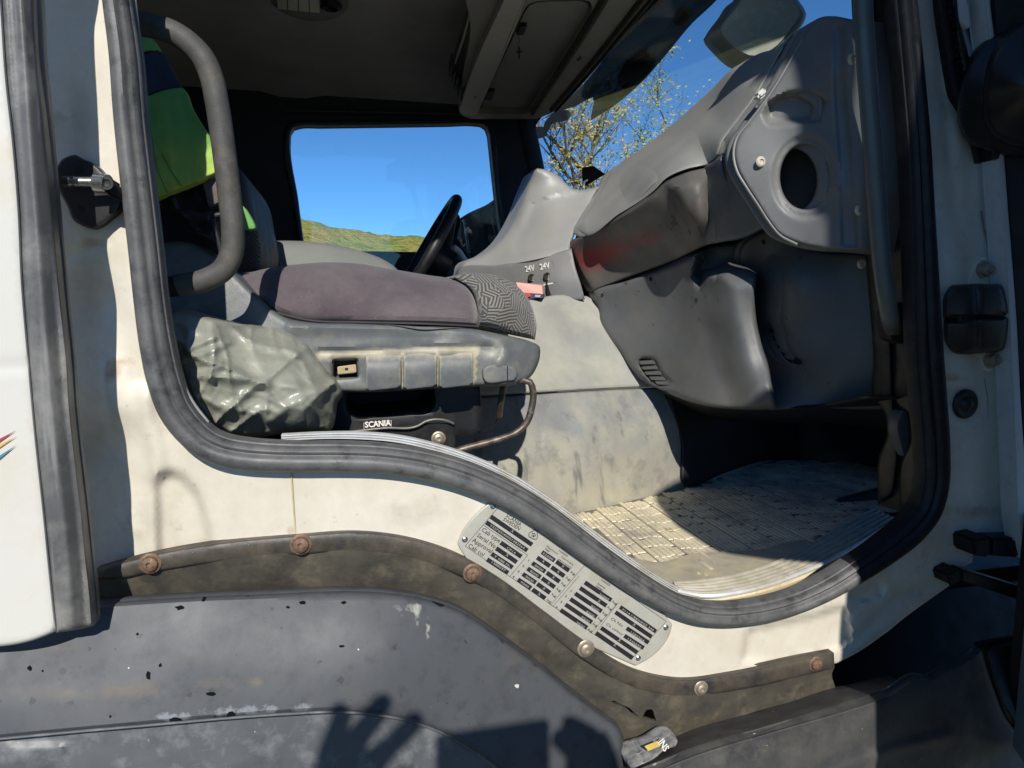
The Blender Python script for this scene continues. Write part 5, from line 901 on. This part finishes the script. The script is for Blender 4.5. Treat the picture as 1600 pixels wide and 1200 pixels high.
tg = thing('strap_buckle', 'worn grey strap end with yellow sticker wedged between mudguard and step', 'strap', tuple(U(1015, 1175, -.05)))
sb_ = relief('strap_body', [(976, 1176), (992, 1168), (1010, 1163), (1044, 1146), (1052, 1148), (1059, 1157), (1056, 1165), (1040, 1171), (1022, 1186), (1005, 1194), (985, 1200), (978, 1190)], [(976, 1180, -.04), (1050, 1155, -.055), (1010, 1180, -.06)], M('worn_strap_grey', (.20, .20, .20), .5, var=.25, vs=30, dirt=[((.38, .37, .34), .35, 60, .12), ((.07, .07, .07), .2, 90, .1)]), tg, .02, 4, (4, .006), [ridge([(993, 1168), (1006, 1190)], -.004, 2)])
mk('sticker', [U(1007, 1166, -.0645), U(1027, 1157.5, -.0645), U(1033, 1165, -.0645), U(1013, 1173.5, -.0645)], [(0, 3, 2, 1)], M('yellow_sticker', (.62, .44, .12), .5, var=.12, vs=150), sb_, False)
text('SNI', U(1046, 1168, -.064), U(1036, 1153, -.064), WTEXT, sb_, h=.010, bold=.02, lift=.001)

# ------------------------------------------------------------------ the open door at the right edge
dr = thing('cab_door_holder', 'x', 'x') if False else None
D0 = np.array([1.06, -.06]); DDIR = np.array([-.50, -.866]); DLEN = .84
def dp(s, z, n=0.): nn = np.array([-DDIR[1], DDIR[0]]); q = D0 + DDIR * s + nn * n; return np.array([q[0], q[1], z])
door = relief('open_door', [(1537, -80), (1537, -80), (1539, 0), (1549, 90), (1557, 200), (1564, 300), (1576, 480), (1586, 700), (1593, 830), (1602, 875), (1602, 875), (1630, 875), (1614, 830), (1600, 700), (1587, 480), (1573, 300), (1566, 200), (1558, 90), (1547, 0), (1545, -80), (1545, -80)], -.03, M('door_hem_white', (.50, .50, .48), .5, var=.12, vs=30, dirt=[((.33, .30, .25), .2, 30, .15)]), cab, .03, 6, (2, .003))
door['label'] = 'opened passenger door, its white hem and dark trim at the edge of the view'
relief('door_rubber', [(1550, -80), (1550, -80), (1560, 90), (1575, 300), (1588, 480), (1601, 700), (1612, 850), (1612, 850), (1680, 880), (1680, 880), (1680, -80), (1680, -80)], [(1550, 0, -.025), (1590, 480, -.025), (1610, 850, -.025), (1680, 0, -.06), (1680, 850, -.06)], M('door_trim_black', (.022, .022, .022), .55, .4, var=.3, vs=40, specks=[((.1, .1, .1), 200, .08)]), door, .03, 9)
relief('window_rubber', [(1461, -80), (1461, -80), (1464, 0), (1475, 70), (1486, 128), (1492, 152), (1505, 171), (1527, 190), (1541, 216), (1549, 250), (1549, 250), (1556, 250), (1550, 190), (1532, 160), (1524, 130), (1512, 80), (1500, 30), (1494, -80), (1494, -80)], [(1464, 0, -.01), (1500, 170, -.01), (1550, 250, -.03), (1512, 80, -.02), (1494, -60, -.02)], RUBD, door, .03, 4, (6, .012), [ridge([(1480, -80), (1482, 0), (1497, 100), (1508, 150), (1535, 190)], -.008, 4)])
relief('quarter_frame', [(1499, -80), (1499, -80), (1501, 0), (1508, 40), (1513, 44), (1515, 30), (1510, 0), (1508, -80), (1508, -80)], -.02, M('frame_bright', (.55, .55, .52), .5), door, .01, 6)
relief('quarter_trim', [(1510, -80), (1512, 0), (1518, 40), (1524, 70), (1522, 90), (1530, 140), (1545, 150), (1556, 100), (1548, 0), (1545, -80)], .02, M('quarter_grey', (.16, .16, .16), .5, var=.3, vs=40), door, .01, 8)
relief('mirror_foot', [(1650, 22), (1610, 28), (1578, 44), (1552, 74), (1538, 110), (1531, 150), (1533, 185), (1546, 212), (1572, 228), (1650, 238)], [(1535, 150, -.06), (1600, 35, -.075), (1600, 225, -.075), (1610, 130, -.12), (1650, 130, -.13)], M('mirror_foot_black', (.010, .010, .012), .35, .5), door, .04, 6, (10, .03))
def plate_(name, prof, th, mat, parent, n0=0.):
    """flat board in the plane of the open door: prof = [(along, z)]"""
    n = len(prof); A = [dp(s, z, n0) for s, z in prof]; B = [dp(s, z, n0 + th) for s, z in prof]
    o = mk(name, A + B, [tuple(range(n)), tuple(range(2 * n - 1, n - 1, -1))] + [(i, n + i, n + (i + 1) % n, (i + 1) % n) for i in range(n)], mat, parent, False)
    bm = bmesh.new(); bm.from_mesh(o.data); bmesh.ops.recalc_face_normals(bm, faces=bm.faces[:]); bm.to_mesh(o.data); bm.free(); return o
plate_('door_panel', [(.02, 1.02), (DLEN, 1.02), (DLEN, 2.42), (.70, 2.42), (.70, 2.975), (.02, 2.975)], .05, M('door_inner_grey', (.16, .16, .16), .5, bump=(.0006, 300, .3)), door)
plate_('window_bar', [(.79, 2.421), (DLEN, 2.421), (.855, 2.52), (.957, 2.72), (1.0, 3.05), (.97, 3.05), (.925, 2.70)], .04, BLACKP, door)
plate_('window_bar', [(.02, 2.98), (.955, 2.98), (.967, 3.05), (.02, 3.05)], .04, BLACKP, door)
plate_('door_glass', [(.701, 2.421), (.785, 2.421), (.92, 2.70), (.953, 2.979), (.701, 2.979)], .005, DOORG, door, .02)
MP = spl([(.435, 2.42), (.41, 2.30), (.418, 2.23), (.461, 2.190), (.56, 2.137), (.69, 2.116), (.82, 2.116), (.86, 2.15), (.86, 2.42), (.82, 2.45), (.48, 2.45)], True, .02)
V = [(x, -1.05, z) for x, z in MP] + [(x + .02 * (.6 - x), -1.16, z + .2 * (2.24 - z)) for x, z in MP]; n = len(MP)
mk('shadow_blocker', V, [tuple(range(n)), tuple(range(2 * n - 1, n - 1, -1))] + [(i, n + i, n + (i + 1) % n, (i + 1) % n) for i in range(n)], BLACKP, door)  # unseen rounded block, added and shaped to shade the floor mat
tube('mirror_or_blocker_arm', [dp(DLEN, 2.6), np.array([.66, -1.1, 2.6]), np.array([.66, -1.1, 2.43])], .014, BLACKP, door, 10)  # added arm that carries the unseen blocker
# body above and around the opening (out of view, it shades the cab as on the real one)
box('roof_side', (-1.1, -.02, 2.86), (1.1, .06, 2.99), WHITE, cab)

# ------------------------------------------------------------------ outside
slab('ground', [(-900, -400, 0), (900, -400, 0), (900, 1200, 0), (-900, 1200, 0)], .5, M('gravel_yard', (.15, .14, .12), .9, .2, var=.25, vs=.8, dirt=[((.13, .14, .06), .35, .25, .1)]), None)
tag(bpy.data.objects['ground'], kind='structure')
hm = M('autumn_wood', (.26, .30, .075), .9, .1, var=.35, vs=.06, dirt=[((.44, .34, .10), .42, .05, .08), ((.11, .16, .04), .3, .11, .1), ((.42, .33, .10), .2, .16, .08)], bump=(4., .22, 1.))
V, Fc = [], []; na, nr = 420, 40
for j in range(nr + 1):
    for i in range(na + 1):
        px = -1500 + 5200 * i / na; t = 150 + j * 14; r0 = ray(px, 470); r0 = r0 / np.hypot(r0[0], r0[1]); p = CAM + r0 * t
        cr_ = 68 - 15 * sstep(np.array([(px - 430) / 190.]))[0] - 20 * sstep(np.array([(px - 750) / 300.]))[0] + 5 * noise.fractal(Vector((px / 180., 3.1, 0)), 1, 2, 4); f = sstep(np.array([j / nr]))[0]
        V.append((p[0], p[1], -1 + cr_ * 1.15 * f + 4.5 * f * noise.fractal(Vector((p[0] / 11., p[1] / 11., 0)), .7, 2, 4)))
for j in range(nr):
    for i in range(na): a = j * (na + 1) + i; Fc.append((a, a + 1, a + na + 2, a + na + 1))
tag(mk('hills', V, Fc, hm, None), kind='structure')
LEAFY = M('autumn_leaf_gold', (.46, .36, .08), .7, .2, var=.3, vs=3); LEAFG = M('autumn_leaf_green', (.34, .36, .08), .7, .2, var=.35, vs=3); BARK = M('grey_bark', (.13, .11, .085), .9, .2, var=.3, vs=9, bump=(.01, 30, .6))
def tree(base, h, seed, leafm, dens, label, spread=1., group='autumn trees beyond the windscreen'):
    rnd = random.Random(seed); t = thing('tree', label, 'tree', tuple(base), group); V, Fc, LV, LF = [], [], [], []
    def limb(p, d, L, r, lev):
        P = [Vector(p)]; dd = Vector(d).normalized(); n = 5
        for i in range(n):
            dd = (dd + Vector((rnd.gauss(0, .13), rnd.gauss(0, .13), rnd.gauss(.04, .08)))).normalized(); P.append(P[-1] + dd * (L / n))
        fr = frames(P); s = len(V); sg = 5
        for i, (q, tt, a, b) in enumerate(fr):
            rr = max(.006, r * (1 - .75 * i / n))
            for k in range(sg): an = 2 * math.pi * k / sg; V.append(q + a * math.cos(an) * rr + b * math.sin(an) * rr)
        for i in range(n):
            for k in range(sg): Fc.append((s + i * sg + k, s + i * sg + (k + 1) % sg, s + (i + 1) * sg + (k + 1) % sg, s + (i + 1) * sg + k))
        if lev < 3:
            for _ in range((6, 5, 4)[lev]):
                i = rnd.randint(1 if lev else 2, n); az = rnd.random() * 6.283; out = Vector((math.cos(az) * spread, math.sin(az) * spread, rnd.uniform(.3, 1.2)))
                limb(P[i], dd * .5 + out * .8, L * rnd.uniform(.4, .62), r * .5 * (1 - .08 * i), lev + 1)
        if lev >= 2:
            for _ in range(dens):
                if rnd.random() < .35: continue
                c = P[rnd.randint(1, n)] + Vector((rnd.gauss(0, .14), rnd.gauss(0, .14), rnd.gauss(0, .12)))
                for _ in range(3):
                    q = c + Vector((rnd.gauss(0, .07), rnd.gauss(0, .07), rnd.gauss(0, .07))); a = Vector((rnd.gauss(0, 1), rnd.gauss(0, 1), rnd.gauss(0, 1))).normalized(); b = a.orthogonal().normalized(); z = rnd.uniform(.03, .062); m = len(LV)
                    LV.extend([q - a * z, q + b * z * .6, q + a * z, q - b * z * .6]); LF.append((m, m + 1, m + 2, m + 3))
    limb(base, (0, 0, 1), h * .55, h * .018, 0)
    mk('trunk', V, Fc, BARK, t); mk('crown', LV, LF, leafm, t, False)
    return t
def gp(px, t): r0 = ray(px, 470); p = CAM + r0 * t; return (p[0], p[1], 0)
tree(gp(950, 16), 8.2, 11, LEAFY, 8, 'slender golden autumn tree at the left of the windscreen view')
tree(gp(1000, 18), 9.4, 5, LEAFY, 8, 'sparse golden autumn tree in the middle of the windscreen view')
tree(gp(1028, 19), 8.8, 23, LEAFG, 26, 'small leafy green tree standing lowest behind the dash top')
tree(gp(1075, 22), 11., 31, LEAFY, 4, 'bare topped tree with few yellow leaves beside the green tree')
# ------------------------------------------------------------------ the photographer, whose hand shows as a shadow on the mudguard
per = thing('person', 'person standing at the open door holding up a phone, showing only as a shadow', 'person', (-.07, -1.75, 0))
def skin(name, verts, edges, rad, mat, parent, root=0, lv=1):
    me = bpy.data.meshes.new(name); me.from_pydata(verts, edges, []); me.update(); o = bpy.data.objects.new(name, me); COL.objects.link(o); setparent(o, parent)
    sm = o.modifiers.new('skin', 'SKIN'); sd = o.modifiers.new('sub', 'SUBSURF'); sd.levels = sd.render_levels = lv
    for i, r in enumerate(rad):
        d = me.skin_vertices[0].data[i]; d.radius = (r, r) if not isinstance(r, tuple) else r; d.use_root = (i == root)
    me.materials.append(mat); me.polygons.foreach_set('use_smooth', [True] * len(me.polygons)); return o
SKINM = M('skin', (.45, .27, .19), .5, .4, var=.08, vs=20); JACK = M('dark_jacket', (.03, .035, .05), .8, .2, bump=(.002, 120, .5))
bv = [(-0.0700, -1.7500, 0.9300), (-0.0700, -1.7500, 1.1800), (-0.0700, -1.7500, 1.4000), (-0.0700, -1.7400, 1.5000), (-0.0700, -1.7200, 1.5800), (-0.2600, -1.7400, 1.4500), (-0.3700, -1.5400, 1.5200), (-0.3000, -1.3150, 1.7600), (0.1200, -1.7400, 1.4500), (0.2400, -1.5500, 1.5000), (0.1550, -1.3200, 1.7750),
      (-0.1700, -1.7500, 0.8600), (-0.1800, -1.7200, 0.4800), (-0.1800, -1.7600, 0.0800), (-0.1900, -1.6300, 0.0400), (0.0300, -1.7500, 0.8600), (0.0400, -1.7200, 0.4800), (0.0400, -1.7600, 0.0800), (0.0500, -1.6300, 0.0400)]
be = [(0, 1), (1, 2), (2, 3), (3, 4), (2, 5), (5, 6), (6, 7), (2, 8), (8, 9), (9, 10), (0, 11), (11, 12), (12, 13), (13, 14), (0, 15), (15, 16), (16, 17), (17, 18)]
skin('body', bv, be, [.15, .145, .16, .09, .06, .075, .055, .035, .075, .055, .035, .095, .065, .045, .04, .095, .065, .045, .04], JACK, per, 0, 1)
skin('head', [(-0.0700, -1.7100, 1.6000), (-0.0700, -1.7000, 1.7000), (-0.0700, -1.6900, 1.7800), (-0.0700, -1.6100, 1.7000)], [(0, 1), (1, 2), (1, 3)], [.06, .095, .08, .018], SKINM, per, 1, 2)
hv = [(-0.2950, -1.3050, 1.7970), (-0.2650, -1.2700, 1.8870), (-0.2350, -1.2600, 1.9370), (-0.2450, -1.2500, 1.9970), (-0.2220, -1.2500, 2.0610), (-0.2120, -1.2500, 2.0120), (-0.1660, -1.2500, 2.0630), (-0.1850, -1.2500, 1.9820), (-0.1260, -1.2500, 2.0330), (-0.1900, -1.2600, 1.9270), (-0.1400, -1.2570, 1.9620)]
skin('hand', hv, [(0, 1), (1, 2), (2, 3), (3, 4), (2, 5), (5, 6), (2, 7), (7, 8), (1, 9), (9, 10)], [.034, .044, .042, .0150, .0115, .0155, .0115, .0150, .0115, .017, .012], SKINM, per, 1, 2)
gv = [(0.1600, -1.3150, 1.7970), (0.1150, -1.2770, 1.8970), (0.0950, -1.2700, 1.9320), (0.1050, -1.2570, 1.9720), (0.0650, -1.2550, 1.9970), (0.0800, -1.2630, 1.9570), (0.0500, -1.2570, 1.9820), (0.1400, -1.2600, 1.9270), (0.1200, -1.2550, 1.9720)]
skin('hand', gv, [(0, 1), (1, 2), (2, 3), (3, 4), (2, 5), (5, 6), (1, 7), (7, 8)], [.04, .052, .05, .017, .013, .017, .013, .016, .013], SKINM, per, 1, 2)
ph = thing('phone', 'phone held up by the person at the door, showing only as a shadow', 'phone', (-0.0300, -1.2550, 1.9170))
box('phone_body', (-0.1120, -1.2570, 1.9190), (0.0460, -1.2480, 2.0030), BLACKP, ph, .004); box('phone_screen', (-0.1050, -1.2576, 1.9240), (0.0390, -1.2570, 1.9980), M('phone_glass', (.01, .01, .012), .1), ph, 0)
finish_text()
